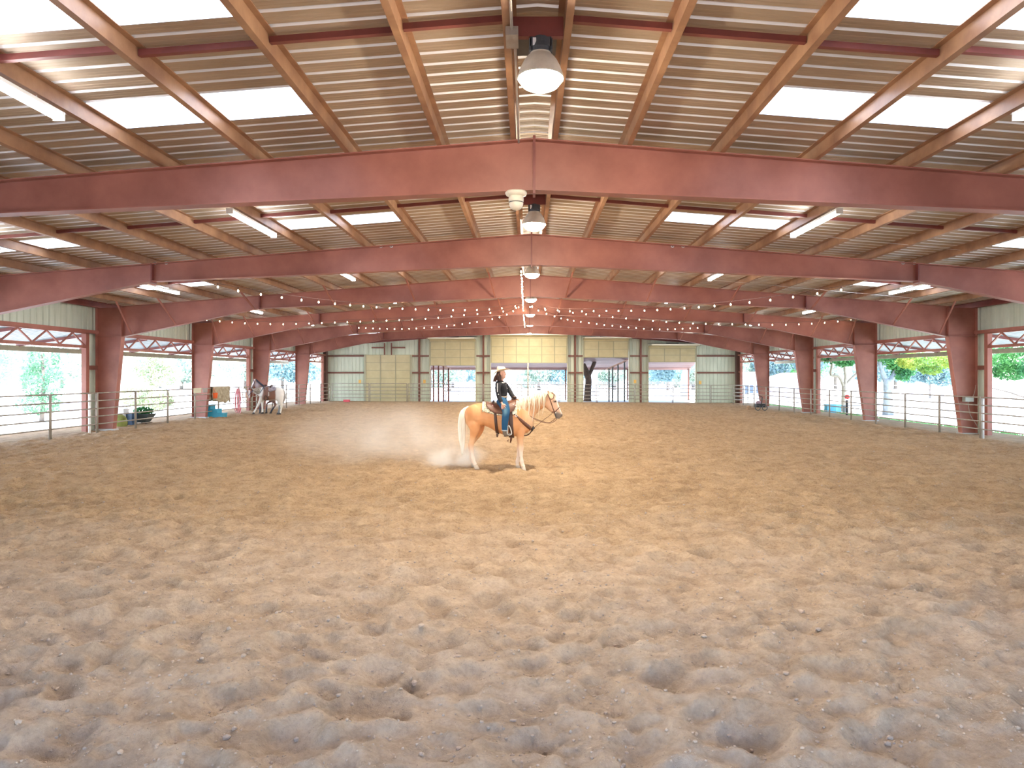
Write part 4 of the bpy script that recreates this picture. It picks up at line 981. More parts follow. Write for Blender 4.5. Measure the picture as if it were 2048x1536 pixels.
NEARF = [(1085,800,.11,.07),(1078,870,.135,.04),(1070,940,.118,.02),(1068,1010,.090,0),(1070,1080,.064,0),(1072,1120,.062,0),(1073,1160,.070,0),(1074,1200,.050,0),(1078,1262,.038,0),(1083,1316,.052,0),(1092,1345,.041,0),(1103,1380,.052,0)]
FARF = [(1060,860,.10,-.07),(1058,950,.10,0),(1060,1040,.078,0),(1060,1100,.058,0),(1054,1152,.066,0),(1048,1205,.046,0),(1040,1262,.037,0),(1032,1312,.049,0),(1030,1343,.040,0),(1034,1372,.048,0)]
leg(mb, P, NEARH, -.17); leg(mb, P, FARH, .17); leg(mb, P, NEARF, -.15); leg(mb, P, FARF, .15)
# ears, nostril pads, lips
def ear(zx, zy, tx, ty, Y, r=.035):
    a = P(zx, zy, Y); b = P(tx, ty, Y); mid = a.lerp(b, .5); mb.tube([a, mid, a.lerp(b,.85), b], [r*.8, r, r*.55, .006], 10, flat=.55)
ear(1402, 525, 1394, 470, -.05); ear(1448, 522, 1454, 476, .05)
mb.ball(P(1520, 800, 0), .035, .04, .028); mb.ball(P(1552, 762, -.03), .032, .03, .035); mb.ball(P(1552, 762, .03), .032, .03, .035)
mb.ball(P(1478, 604, -.085), .03, .018, .022)
pal = remesh('body', mb, .0115, vcmat('palomino_coat', .55, bump=.12, bscale=90), PROOT, 10)
def palcol(co):
    zx, zy = px_of(co); n = len(co); nn = vnoise(co[:,0]*6, co[:,2]*6, 31)
    c = np.tile(np.array([.72,.345,.155]), (n,1))
    c = mixc(c, (.60,.25,.09), np.clip(sst(.45,.9,nn)*.5, 0, 1))
    c = mixc(c, (.78,.50,.30), sst(1040,1180,zx)*sst(1000,860,zy)*.75)          # lighter neck and chest
    c = mixc(c, (.80,.56,.36), sst(1000,1080,zy)*.5)
    lg = sst(1090,1230,zy); c = mixc(c, (.82,.68,.58), lg*(.75+.25*nn))
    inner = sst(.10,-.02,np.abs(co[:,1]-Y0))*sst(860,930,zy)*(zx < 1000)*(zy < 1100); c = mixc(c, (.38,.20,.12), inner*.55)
    hd = sst(1340,1400,zx); c = mixc(c, (.80,.52,.36), hd*.8)
    fr = hd*sst(-28,-8, (zx-(1480+(zy-530)*.41))); c = mixc(c, (.88,.80,.72), fr*(zy > 500))
    mz = sst(715,760,zy+.25*(1520-zx))*sst(1440,1480,zx)*(zy < 830)*(zx < 1600); c = mixc(c, (.20,.165,.145), mz*.95)
    ey = np.exp(-(((zx-1478)/26)**2+((zy-607)/15)**2)); c = mixc(c, (.16,.10,.08), np.clip(ey*1.2,0,.85))
    el = (np.abs(zx-1396) < 14)*sst(520,490,zy)*(zx < 1425); c = mixc(c, (.30,.16,.10), el*.7)
    th = np.exp(-(((zx-1330)/60)**2+((zy-680)/25)**2))*(zx < 1420); c = mixc(c, (.66,.26,.09), th*.6)
    return c
paint(pal, palcol)
b = MB(); b.ball(P(1480, 605, -.1), .016, .012, .014, 12, 8); b.ball(P(1480, 605, .1), .016, .012, .014, 12, 8); b.obj('eye', mat('dark_eye', (.012,.008,.006), .1), PROOT, True)
b = MB(); b.ball(P(1556, 768, -.052), .010, .008, .015); b.obj('nostril', mat('nostril_dark', (.03,.02,.02), .6), PROOT, True)
for (x, z, Y) in ((548,1376,-.17),(512,1356,.17),(1110,1392,-.15),(1040,1380,.15)):
    p = P(x, z, Y); gzv = dirt_at(p.x, p.y)
    b = MB(); r = .058; zb = min(p.z-.03, gzv)
    b.rings([oval(Vector((p.x+.016, p.y, zb-.01)), Vector((r*1.1,0,0)), Vector((0,r*.95,0)), 16), oval(Vector((p.x-.004, p.y, zb+.045)), Vector((r*.92,0,0)), Vector((0,r*.82,0)), 16), oval(Vector((p.x-.016, p.y, p.z+.035)), Vector((r*.7,0,0)), Vector((0,r*.68,0)), 16)])
    b.obj('hoof', HOOF, PROOT, True)
MANE = mat('cream_mane', (.92,.80,.64), .55, col2=(.72,.56,.40), vscale=14, stretch=(1,1,.15), spec=.3)
CREST = [(1010,604),(1060,592),(1120,572),(1185,547),(1250,524),(1320,505),(1380,494)]
def crest(t):
    i = min(int(t*6), 5); f = t*6-i; return CREST[i][0]*(1-f)+CREST[i+1][0]*f, CREST[i][1]*(1-f)+CREST[i+1][1]*f
def neck_hw(zx, zy):
    t = max(0, min(1, (zx-1000)/390)); top = np.interp(zx, [c[0] for c in CREST], [c[1] for c in CREST]); hmax = .175-.10*t
    dpt = max(0, (zy-top)/(330-180*t)); return hmax*math.sqrt(max(.02, 1-(min(dpt,1)*1.15-.6)**2/1.0)) if dpt > .02 else .02
b = MB()
for k in range(40):
    t = k/39; cx, cz = crest(t); L = (300-130*t)*(.5+.5*RS.rand()); 
    if k % 6 == 0: L = (400-130*t)
    pts = []; sway = RS.rand()*26-10
    for j in range(7):
        s = j/6; zx = cx+sway*s*s-22*s+8*math.sin(s*6+k); zy = cz-3+L*s
        pts.append(P(zx, zy, -(neck_hw(zx, zy)+.014+.02*min(1,s*3)) if j else -.005))
    w0 = .011 if k % 3 else .019
    b.tube(pts, [w0*.7, w0, w0, w0*.9, w0*.7, w0*.45, .002], 6, flat=1.0)
for k in range(30):
    t = k/29; cx, cz = crest(t); b.tube([P(cx, cz-2, .03), P(cx-3, cz-4, 0), P(cx, cz+6, -.05), P(cx-6, cz+30, -.085)], [.012,.02,.018,.006], 6)
for k in range(9):                                # forelock
    b.tube([P(1420, 494, (k-4)*.008), P(1450, 500, (k-4)*.012), P(1476+k, 530, (k-4)*.014), P(1484+k*2, 570+k*5, (k-4)*.016)], [.008,.011,.009,.002], 6)
b.obj('mane', MANE, PROOT, True)
TAILM = mat('white_tail', (.95,.93,.86), .5, col2=(.78,.72,.60), vscale=18, stretch=(1,1,.08), spec=.3)
b = MB()
TL = [(452,668),(400,690),(362,735),(345,800),(337,880),(338,960),(346,1050),(360,1150),(372,1245)]
TR = [(462,690),(432,712),(418,760),(412,830),(414,900),(414,980),(410,1060),(402,1150),(385,1245)]
for k in range(70):
    f = RS.rand(); Yo = (RS.rand()-.5)*.11*(1 if k > 8 else .4); L = 9 if k % 4 else 8; pts = []
    for j in range(L):
        g = f if j > 1 else .5+(f-.5)*.8
        x = TL[j][0]*(1-g)+TR[j][0]*g; z = TL[j][1]*(1-g)+TR[j][1]*g
        pts.append(P(x, z+(RS.rand()*20-18 if j == L-1 else 0), Yo*min(1, j/2.5)*(1-.6*(j/8))))
    b.tube(smooth_path(pts, 3), list(np.interp(np.linspace(0,1,(L-1)*3+1), [0,.15,.7,1], [.02,.02,.016,.002])), 6)
b.obj('tail', TAILM, PROOT, True)
# ---- surface of the barrel, for the tack
def ring_pt(zx, ang, off):                         # ang 0 = spine, + = near side (towards the viewer)
    xs = [s[0] for s in PT]; zt = np.interp(zx, xs, [s[1] for s in PT]); zb = np.interp(zx, xs, [s[2] for s in PT]); hw = float(np.interp(zx, xs, [s[3] for s in PT]))
    t = P(zx, zt); q = P(zx, zb); c = (t+q)/2; v = (t-q)/2; a = R(90)+R(ang)
    cy = spow(math.cos(a), .85); sz = spow(math.sin(a), .85)
    p = c+Vector((0, hw*cy*(1-.12*sz), 0))+v*sz; d = (p-c); return p+d.normalized()*off
def sheet(fn, nu, nv, off, m, name, parent, thick=.008):
    V = []
    for i in range(nu+1):
        for j in range(nv+1):
            x, a, o = fn(i/nu, j/nv); V.append(ring_pt(x, a, off+o))
    mb_ = MB(); mb_.add(V, [(i*(nv+1)+j, i*(nv+1)+j+1, (i+1)*(nv+1)+j+1, (i+1)*(nv+1)+j) for i in range(nu) for j in range(nv)])
    o = mb_.obj(name, m, parent, True); s = o.modifiers.new('thick', 'SOLIDIFY'); s.thickness = thick; s.offset = 1; return o
# blanket
BLK = mat('patterned_blanket', (.80,.70,.50), .9); t = BLK.node_tree; bs = t.nodes['Principled BSDF']
vo = t.nodes.new('ShaderNodeTexVoronoi'); vo.inputs['Scale'].default_value = 17; vo.feature = 'F1'
mpn = t.nodes['Mapping']; mpn.inputs['Scale'].default_value = (1, .3, 1.7); t.links.new(mpn.outputs[0], vo.inputs['Vector'])
rp = t.nodes.new('ShaderNodeValToRGB'); rp.color_ramp.interpolation = 'CONSTANT'; e = rp.color_ramp.elements; e[0].color = (.05,.03,.025,1); e[1].position = .28; e[1].color = (.80,.72,.52,1)
e2 = rp.color_ramp.elements.new(.62); e2.color = (.20,.10,.07,1); e3 = rp.color_ramp.elements.new(.72); e3.color = (.78,.68,.48,1)
t.links.new(vo.outputs['Distance'], rp.inputs['Fac']); t.links.new(rp.outputs['Color'], bs.inputs['Base Color'])
bl = thing('saddle_blanket', 'patterned cream and dark brown saddle blanket under the rider\'s saddle', 'saddle blanket', P(830, 700))
sheet(lambda u, v: (632+u*402-6*abs(2*v-1), -78+156*v, .0), 26, 40, .012, BLK, 'cloth', bl, .014)
def edge(u, v):
    return (626+u*12, -80+160*v, .004)
sheet(lambda u, v: (622+u*22, -72+144*v, .010), 3, 40, .012, mat('cream_fleece', (.80,.70,.52), .95, bump=.5, bscale=60), 'fleece_edge', bl, .016)
# saddle
sd = thing('saddle', 'brown leather western saddle on the palomino horse', 'saddle', P(860, 660))
def skirt(sgn):
    def f(u, v):
        x = 668+u*352; lo = 66+8*math.sin(u*3.1); 
        if u < .22: lo -= 22*(1-u/.22)**2
        if u > .85: lo -= 18*((u-.85)/.15)**2
        return (x, sgn*(4+v*(lo-4)), .012)
    return f
for s in (1, -1): sheet(skirt(s), 24, 14, .030, LEATHER, 'skirt', sd, .014)
b = MB()                                            # seat, cantle and swell
seat = [(748,600,.17,.02),(765,604,.185,.035),(790,632,.165,.05),(830,650,.15,.05),(880,650,.145,.05),(925,632,.15,.06),(955,606,.17,.07),(985,602,.15,.06),(1004,622,.09,.04)]
rs = []
for x, zt, hw, th in seat:
    c = P(x, zt+16); rs.append([c+Vector((0, hw*math.cos(2*math.pi*k/16), (th if math.sin(2*math.pi*k/16) > 0 else th+.05)*math.sin(2*math.pi*k/16)-(.09*abs(math.cos(2*math.pi*k/16))**2))) for k in range(16)])
b.rings(rs); b.obj('seat', LEATHER, sd, True)
b = MB(); b.rings([oval(P(742,618), Vector((.02,0,.02)), Vector((0,.17,0)), 16), oval(P(750,596), Vector((.025,0,.02)), Vector((0,.15,0)), 16), oval(P(757,588), Vector((.015,0,.008)), Vector((0,.11,0)), 16)]); b.obj('cantle', DLEATHER, sd, True)
b = MB(); b.tube(smooth_path([P(968,622), P(972,590), P(985,568), P(992,560)], 4), [.045]*3+[.03]*4+[.022]*4+[.022]*2, 12); b.ball(P(996,556), .045, .04, .016, 14, 8); b.obj('horn', DLEATHER, sd, True)
b = MB()
for s in (1, -1):
    V = [ring_pt(905+dx, s*(12+a*56), .06) for a in np.linspace(0,1,9) for dx in (-34*(1-a*.3), 34*(1-a*.3))]
    b.add(V, [(2*i, 2*i+1, 2*i+3, 2*i+2) for i in range(8)])
o = b.obj('fender', DLEATHER, sd, True); o.modifiers.new('t', 'SOLIDIFY').thickness = .012
def strap(pts, wd, th, m, name, parent, yw=False):
    b = MB(); P_ = smooth_path(pts, 4)
    for a, c in zip(P_, P_[1:]): b.bar(a, c+(c-a).normalized()*.004, th, wd, up=(0,1,0)) if yw else b.bar(a, c+(c-a).normalized()*.004, wd, th, up=(0,1,0))
    return b.obj(name, m, parent)
def cinch(x0, x1, a0, w_, nm, lab_m=DLEATHER):
    b = MB(); V = []; N = 34
    for k in range(N+1):
        a = a0+(360-2*a0)*k/N; x = x0+(x1-x0)*math.sin(math.pi*k/N)
        ww = w_*(1.0+.35*math.sin(math.pi*k/N))
        for dx in (-ww, ww): V.append(ring_pt(x+dx, a, .022))
    b.add(V, [(2*i, 2*i+1, 2*i+3, 2*i+2) for i in range(N)]); o = b.obj(nm, lab_m, sd, True); o.modifiers.new('t', 'SOLIDIFY').thickness = .01
cinch(768, 800, 50, 14, 'rear_cinch'); cinch(948, 965, 50, 22, 'front_cinch')
b = MB(); b.tube([P(793,985,-.18), P(795,1010,-.17), P(793,1030,-.17)], [.02,.024,.012], 8, flat=.4); b.obj('cinch_tail', DLEATHER, sd, True)
b = MB(); b.tube([P(965,1000,-.12), P(958,1045,-.12), P(950,1095,-.12)], [.02,.026,.014], 8, flat=.4); b.tube(smooth_path([P(935,1058,-.13), P(915,1072,-.13), P(925,1082,-.13)]), .008, 6); b.obj('hobble_strap', LEATHER, sd, True)
for s, Yf in ((1,-.44),(-1,.40)):
    b = MB(); b.tube(smooth_path([P(922,895,Yf), P(916,940,Yf), P(914,985,Yf), P(935,1003,Yf), P(962,992,Yf), P(955,945,Yf), P(936,900,Yf), P(924,893,Yf)], 4), .014, 8, flat=3.2)
    b.obj('stirrup', mat('pale_stirrup', (.62,.60,.57), .5, var=.2, vscale=9), sd, True)
    b = MB(); b.bar(P(915,760,Yf*.82), P(927,898,Yf), .03, .06, up=(0,1,0)); b.obj('stirrup_leather', LEATHER, sd)
for x, a in ((745,42),(985,44),(1012,50),(905,30)):
    b = MB(); c = ring_pt(x, a, .052); b.ball(c, .018, .010, .018, 12, 6); b.obj('concho', mat('silver', (.75,.72,.66), .3, metal=.8), sd, True)
b = MB()
for k in range(6):
    p0 = ring_pt(742+2*k, 34+k*2, .055); b.tube([p0, p0+Vector((-.01*k+.02,-.012,-.10)), p0+Vector((.012*k-.03,-.016,-.19-.02*k))], [.01,.012,.006], 5)
b.obj('ribbon', mat('pink_ribbon', (.80,.22,.24), .7), sd)
# breast collar
bc = thing('breast_collar', 'brown leather breast collar on the palomino horse', 'breast collar', P(1180, 930))
def patch(pts_top, pts_bot, Ys, m, name, parent):
    b = MB(); V = []
    for (a, c, y) in zip(pts_top, pts_bot, Ys): V += [P(*a, y), P(*c, y)]
    b.add(V, [(2*i, 2*i+1, 2*i+3, 2*i+2) for i in range(len(pts_top)-1)]); o = b.obj(name, m, parent, True); o.modifiers.new('t', 'SOLIDIFY').thickness = .012
patch([(1022,762),(1075,808),(1125,848),(1165,880),(1200,910)], [(1020,785),(1062,840),(1105,885),(1145,920),(1185,952)], [-.285,-.262,-.236,-.19,-.12], LEATHER, 'shoulder_strap', bc)
patch([(1022,762),(1075,808),(1125,848),(1165,880),(1205,905)], [(1020,785),(1062,840),(1105,885),(1145,920),(1198,948)], [.285,.262,.236,.19,.10], LEATHER, 'shoulder_strap', bc)
b = MB(); b.tube(smooth_path([P(1195,935,-.10), P(1222,925,-.05), P(1228,925,.03), P(1200,935,.10)]), .022, 8, flat=1); b.obj('chest_strap', DLEATHER, bc, True)
b = MB(); b.tube(smooth_path([P(1205,945,-.06), P(1180,985,-.03), P(1140,1008,0), P(1080,1014,0)]), .013, 6); b.obj('tie_strap', DLEATHER, bc, True)
for q in ((1018,775,-.29),(990,740,-.30)):
    b = MB(); c = P(*q); n = 12
    for k in range(n): b.bar(c+Vector((math.cos(2*math.pi*k/n)*.024,0,math.sin(2*math.pi*k/n)*.024)), c+Vector((math.cos(2*math.pi*(k+1)/n)*.024,0,math.sin(2*math.pi*(k+1)/n)*.024)), .008, .008)
    b.obj('ring', MATS['silver'], bc)
b = MB(); b.tube([P(1222,900,-.08), P(1214,935,-.09), P(1206,962,-.08)], [.012,.02,.008], 8); b.obj('tassel', BLACK, bc, True)
# bridle and reins
br = thing('bridle', 'brown leather bridle with long reins on the palomino horse', 'bridle', P(1440, 650))
def head_hw(zy): return float(np.interp(zy, [495,560,625,680,728,790], [.088,.104,.090,.074,.068,.056]))
def hs(x, z, s=1): return P(x, z, -s*(head_hw(z)+.004))
for s in (1, -1):
    b = MB(); b.tube([hs(1390,515,s), hs(1410,565,s), hs(1432,625,s), hs(1452,690,s), hs(1474,742,s)], .012, 6, flat=1.3); b.obj('cheek_strap', LEATHER, br, True)
    b = MB(); b.tube(smooth_path([hs(1412,575,s), P(1445,578,-s*.10), P(1462,555,-s*.085), P(1462,520,-s*.06), P(1450,507,-s*.03)]), .009, 6); b.obj('ear_loop', LEATHER, br, True)
    b = MB(); b.ball(hs(1483,741,s), .019, .01, .019, 14, 6); b.obj('bit_concho', MATS['silver'], br, True)
    b = MB(); b.tube(smooth_path([hs(1483,745,s), P(1478,775,-s*.066), P(1492,800,-s*.06), P(1500,812,-s*.05)]), .009, 6); b.obj('bit_shank', DGREY, br, True)
b = MB(); b.tube(smooth_path([hs(1474,735), P(1500,706,-.075), P(1534,675,-.045), P(1546,670,0), P(1534,675,.045), P(1500,706,.075), hs(1474,735,-1)]), .010, 6); b.tube(smooth_path([hs(1474,735), P(1450,730,-.05), P(1440,738,0), P(1450,730,.05), hs(1474,735,-1)]), .010, 6); b.obj('noseband', LEATHER, br, True)
b = MB(); b.tube(smooth_path([P(1390,515,-.085), P(1388,498,-.05), P(1390,490,0), P(1388,498,.05), P(1390,515,.085)]), .011, 6); b.obj('crown_strap', LEATHER, br, True)
RH = (1036, 600)
b = MB(); b.tube(smooth_path([P(RH[0],RH[1],-.045), P(1095,680,-.17), P(1170,765,-.15), P(1240,818,-.12), P(1320,850,-.09), P(1390,863,-.07), P(1440,858,-.065), P(1475,838,-.06), P(1500,812,-.055)], 6), .0065, 6); b.obj('rein', LEATHER, br, True)
b = MB(); b.tube(smooth_path([P(RH[0],RH[1],-.03), P(1098,676,.05), P(1165,755,.14), P(1250,812,.13), P(1330,843,.09), P(1400,858,.07), P(1450,835,.06), P(1490,795,.05)], 6), .0065, 6); b.obj('rein', LEATHER, br, True)
b = MB(); b.tube([P(1210,935,-.07), P(1330,835,-.03), P(1455,742,0)], .0055, 6); b.obj('tie_down', DLEATHER, br, True)
# ---- rider
PR = thing('person', 'rider in a pale cowboy hat, black shirt and blue jeans on the palomino horse', 'person', P(850, 640))
SK = mat('skin', (.72,.40,.29), .5, var=.12, vscale=8)
def T(mb, pts, r, n=12, flat=1.0, k=3):
    C = [P(*p) for p in pts]; Cs = smooth_path(C, k); mb.tube(Cs, list(np.interp(np.linspace(0, len(C)-1, len(Cs)), range(len(C)), r)), n, flat=flat)
def trunk_secs(g):
    return [((800,610),(905,604),.165+g), ((806,575),(902,572),.160+g), ((812,545),(906,548),.140+g), ((806,505),(912,512),.135+g), ((794,460),(914,468),.150+g), ((778,420),(908,428),.165+g), ((775,392),(892,392),.165+g), ((790,368),(868,366),.115+g)]
def grow(secs, e):
    out = []
    for a, c, hw in secs:
        a = Vector((a[0], a[1])); c = Vector((c[0], c[1])); d = (c-a).normalized()*e; out.append((tuple(a-d), tuple(c+d), hw)); 
    return out
NA = [(808,402,-.175),(800,450,-.215),(806,505,-.245),(815,550,-.255),(832,590,-.295),(850,628,-.335)]
FA = [(872,400,.175),(915,450,.19),(948,500,.15),(978,548,.07),(1005,578,.02),(1020,590,.0)]
NL = [(838,605,-.12),(868,640,-.25),(895,700,-.35),(898,745,-.40),(890,800,-.42),(885,870,-.43),(885,935,-.435),(882,962,-.435)]
FLG = [(846,605,.12),(884,642,.25),(915,705,.35),(918,750,.38),(908,820,.39),(900,900,.40),(898,950,.40)]
mb = MB()
section(mb, P, trunk_secs(-.01))
T(mb, NA, [.052,.046,.040,.038,.032,.026]); T(mb, FA, [.052,.046,.040,.036,.028,.025])
T(mb, NL, [.09,.088,.075,.066,.058,.048,.038,.036]); T(mb, FLG, [.09,.088,.075,.066,.056,.045,.036])
T(mb, [(832,385,0),(838,352,0),(846,325,0)], [.062,.055,.055])                    # neck
# head, facing the horse's way
section(mb, P, [((835,336),(872,341),.045), ((815,318),(888,331),.060), ((798,296),(890,309),.072), ((790,270),(892,284),.077), ((790,248),(890,262),.078), ((797,228),(880,238),.070), ((815,212),(862,220),.045)])
mb.ball(P(893,293,0), .013, .014, .012); mb.ball(P(888,311,0), .012, .022, .011); mb.ball(P(883,328,0), .014, .022, .014); mb.ball(P(888,266,0), .012, .05, .010)
T(mb, [(886,272,0),(894,284,0),(897,292,0)], [.008,.011,.012], 8)
mb.ball(P(834,285,-.078), .016, .012, .028); mb.ball(P(834,285,.078), .016, .012, .028)
# near hand on thigh: palm + five fingers
def hand(wr, kn, tips, thumb, Yp, rr=.0085):
    T(mb, [wr, ((wr[0]+kn[0])/2, (wr[1]+kn[1])/2, Yp-.005), kn], [.026,.036,.034], 12, .55)
    for (a, m_, c) in tips: T(mb, [(kn[0]*.6+wr[0]*.4+(a[0]-kn[0])*.6, kn[1]*.6+wr[1]*.4+(a[1]-kn[1])*.5, Yp), (*a, Yp-.004), (*m_, Yp-.01), (*c, Yp-.002)], [.011, rr*1.12, rr, rr*.78], 8)
    T(mb, thumb, [.014,.012,.010,.008], 8)
hand((849,628,-.330), (861,654,-.425), [((846,664),(846,682),(848,698)), ((856,668),(859,688),(862,703)), ((868,667),(873,686),(877,699)), ((879,662),(887,678),(893,690))], [(862,638,-.37),(878,642,-.41),(891,650,-.43),(900,661,-.43)], -.428)
# rein hand: fingers closed round the reins
T(mb, [(1016,588,.0),(1030,592,-.002),(1040,598,-.004)], [.025,.034,.030], 12, .7)
for k in range(4): T(mb, [(1040+k*1.5,586+k*6,-.015),(1050,589+k*6,-.035),(1046,594+k*6,-.055),(1036,595+k*6,-.055)], [.0105,.010,.0095,.008], 8)
T(mb, [(1024,584,-.02),(1036,578,-.045),(1048,580,-.055)], [.013,.011,.009], 8)
sk = remesh('body', mb, .0050, SK, PR, 2, .4)
# shirt
SH = mat('black_shirt', (.018,.018,.022), .75, bump=.3, bscale=18, spec=.3)
mb = MB(); section(mb, P, grow(trunk_secs(.014)[2:], 4))
section(mb, P, [((806,560),(905,560),.150), ((812,545),(906,548),.152)])
T(mb, NA[:-1]+[(846,618,-.325)], [.072,.066,.058,.056,.050,.042]); T(mb, FA[:-1]+[(1008,580,.015)], [.070,.064,.056,.052,.046,.040])
T(mb, [(826,388,0),(834,368,0)], [.085,.066])
sh = remesh('shirt', mb, .009, SH, PR, 4)
b = MB(); b.tube([P(826,372,-.06), P(850,366,-.055), P(866,378,-.03)], [.014,.016,.01], 8, flat=.5); b.tube([P(826,372,.06), P(850,366,.055), P(866,378,.03)], [.014,.016,.01], 8, flat=.5); b.obj('collar', SH, PR, True)
WP = mat('white_print', (.85,.85,.85), .7)
b = MB()
for k in range(9):
    z = 400+k*11.5; yy = np.interp(z, [400,450,505,530], [-.252,-.282,-.304,-.310]); x = 797-(k > 1)*1
    b.bar(P(x-4.5, z, yy), P(x+4.5, z, yy-.003), .012, .018 if k % 3 else .023, up=(0,0,1))
b.ball(P(808, 524, -.312), .013, .008, .014)
b.obj('sleeve_print', WP, PR)
b = MB(); b.ball(P(858,388,-.14), .03, .03, .014, 12, 6); b.ball(P(879,382,-.09), .017, .03, .012, 10, 6); b.obj('chest_patch', WP, PR, True)
b = MB()
for x, z in ((893,404),(884,412),(897,430),(905,452),(903,480),(903,505)): b.ball(P(x+6, z, -.055 if x != 884 else -.09), .009, .012, .009, 8, 6)
b.obj('buttons', mat('pearl', (.9,.88,.84), .3), PR, True)
b = MB(); T(b, [(990,562,.045),(1000,572,.03),(1006,578,.022)], [.056,.057,.052], 14); b.obj('cuff', mat('dark_brown_cuff', (.06,.035,.03), .6), PR, True)
# jeans
JE = vcmat('blue_denim', .85, bump=.25, bscale=140)
mb = MB(); section(mb, P, grow([((798,640),(900,632),.185), ((800,610),(905,604),.180), ((806,575),(902,572),.172), ((811,556),(904,556),.158)], 3))
T(mb, NL[:-1]+[(885,950,-.435)], [.115,.112,.095,.086,.082,.076,.070,.068]); T(mb, FLG, [.115,.112,.095,.086,.078,.070,.066])
je = remesh('jeans', mb, .010, JE, PR, 4)
def jc(co):
    zx, zy = px_of(co); n = vnoise(co[:,0]*9, co[:,2]*5, 41); c = np.tile(np.array([.018,.085,.18]), (len(co),1))
    ax = np.interp(zy, [600,700,745,870,935], [850,892,896,884,884]); f = np.exp(-((zx-ax+6)/22)**2)*sst(620,690,zy)*sst(800,730,zy)
    c = mixc(c, (.13,.25,.33), f*.8); return mixc(c, (.01,.06,.14), sst(.5,.9,n)*.5)
paint(je, jc)
b = MB(); T(b, [(885,944,-.435),(884,957,-.435)], [.074,.075], 16); b.obj('cuff', mat('pale_denim_cuff', (.42,.47,.50), .9), PR, True)
b = MB(); T(b, [(898,940,.40),(897,953,.40)], [.070,.071], 16); b.obj('cuff', MATS['pale_denim_cuff'], PR, True)
b = MB(); rs = [oval((P(812,z)+P(905,z+1))/2, (P(905,z+1)-P(808,z))/2*1.06, Vector((0,.164,0)), 28) for z in (560,546)]; b.rings(rs, True); b.obj('belt', mat('tooled_belt', (.30,.19,.13), .6, col2=(.5,.4,.3), vscale=30), PR, True)
b = MB(); b.ball(P(909,548,-.02), .018, .045, .035, 14, 8); b.obj('buckle', MATS['silver'], PR, True)
BOOT = mat('grey_brown_boot', (.20,.15,.115), .6, var=.3, vscale=9)
for Yf in (-.437, .40):
    dx = 0 if Yf < 0 else 14
    mb = MB(); T(mb, [(882+dx,948,Yf),(882+dx,975,Yf),(886+dx,990,Yf)], [.052,.050,.050]); T(mb, [(878+dx,992,Yf),(900+dx,998,Yf),(930+dx,998,Yf),(955+dx,992,Yf)], [.046,.046,.042,.022], flat=1); mb.box(P(872+dx,1020,Yf).x, P(888+dx,1020,Yf).x, P(872,1020,Yf).y-.03, P(872,1020,Yf).y+.03, P(872,1024,Yf).z, P(872,1000,Yf).z)
    remesh('boot', mb, .009, BOOT, PR, 3)
# hair
HAIR = mat('auburn_hair', (.13,.045,.025), .5, col2=(.05,.02,.015), vscale=10, stretch=(1,1,.2), spec=.4)
b = MB()
for k in range(60):
    a = RS.rand(); s = RS.rand()*2-1; x0 = 800+14*a; sx = (x0, 250+18*RS.rand(), s*.072)
    ex = (742+75*RS.rand(), 330+55*RS.rand(), s*.09)
    b.tube(smooth_path([P(*sx), P(x0-14, 285, s*.085), P((x0+ex[0])/2-8, 318, s*.09), P(*ex)], 3), [.014]*4+[.013]*4+[.009,.003], 5)
for k in range(10):
    b.tube(smooth_path([P(826,240,-.078), P(822,275,-.083), P(818+k*2,310,-.085), P(806+k*4,365+RS.rand()*14,-.10)], 3), [.013]*8+[.008,.003], 5)
b.obj('hair', HAIR, PR, True)
b = MB(); b.ball(P(886,268,-.032), .008, .006, .006); b.ball(P(886,268,.032), .008, .006, .006); b.obj('eyes', mat('dark_eye', (.012,.008,.006), .1), PR, True)
b = MB(); T(b, [(880,261,-.045),(887,259,-.03),(889,260,-.012)], [.003,.004,.003], 6); T(b, [(880,261,.045),(887,259,.03),(889,260,.012)], [.003,.004,.003], 6); b.obj('eyebrows', HAIR, PR)
b = MB(); T(b, [(883,319,-.022),(890,320,0),(883,319,.022)], [.003,.005,.003], 6); b.obj('lips', mat('lip_pink', (.55,.18,.16), .5), PR, True)
# hat
HATM = mat('cream_felt_hat', (.78,.62,.45), .85, var=.12, vscale=6)
ht = thing('cowboy_hat', 'cream felt cowboy hat worn by the mounted rider', 'hat', P(842, 240))
hc = P(843, 247); up = (P(832,200)-P(843,247)).normalized(); fw = Vector((-up.z, 0, up.x)); fw = -fw if fw.x < 0 else fw; sd_ = Vector((0,1,0))
b = MB(); rs = []
for h, a, w_ in ((-.01,.115,.098),(.03,.110,.092),(.06,.101,.083),(.085,.090,.071),(.102,.074,.055),(.108,.055,.038),(.098,.035,.02)):
    rs.append([hc+up*h+fw*(math.cos(2*math.pi*k/28)*a*(1+.05*math.cos(2*math.pi*k/28)))+sd_*(math.sin(2*math.pi*k/28)*w_)+up*(-.018*(h/.12)*math.cos(2*math.pi*k/28)) for k in range(28)])
b.rings(rs); o = b.obj('crown', HATM, ht, True)
b = MB(); V = []; NR = 8; NA_ = 40
for i in range(NR+1):
    f = i/NR
    for k in range(NA_):
        a = 2*math.pi*k/NA_; c, s = math.cos(a), math.sin(a); rx = .112+f*(.125 if c > 0 else .125); ry = .094+f*.125
        lift = f*f*(.035*s*s)-(f*f*.035 if c > 0 else f**1.5*.075)*c*c
        V.append(hc+fw*(c*rx)+sd_*(s*ry*(1-.12*f*f))+up*(lift+.002))
b.add(V, [(i*NA_+k, i*NA_+(k+1) % NA_, (i+1)*NA_+(k+1) % NA_, (i+1)*NA_+k) for i in range(NR) for k in range(NA_)])
o = b.obj('brim', HATM, ht, True); o.modifiers.new('t', 'SOLIDIFY').thickness = .006
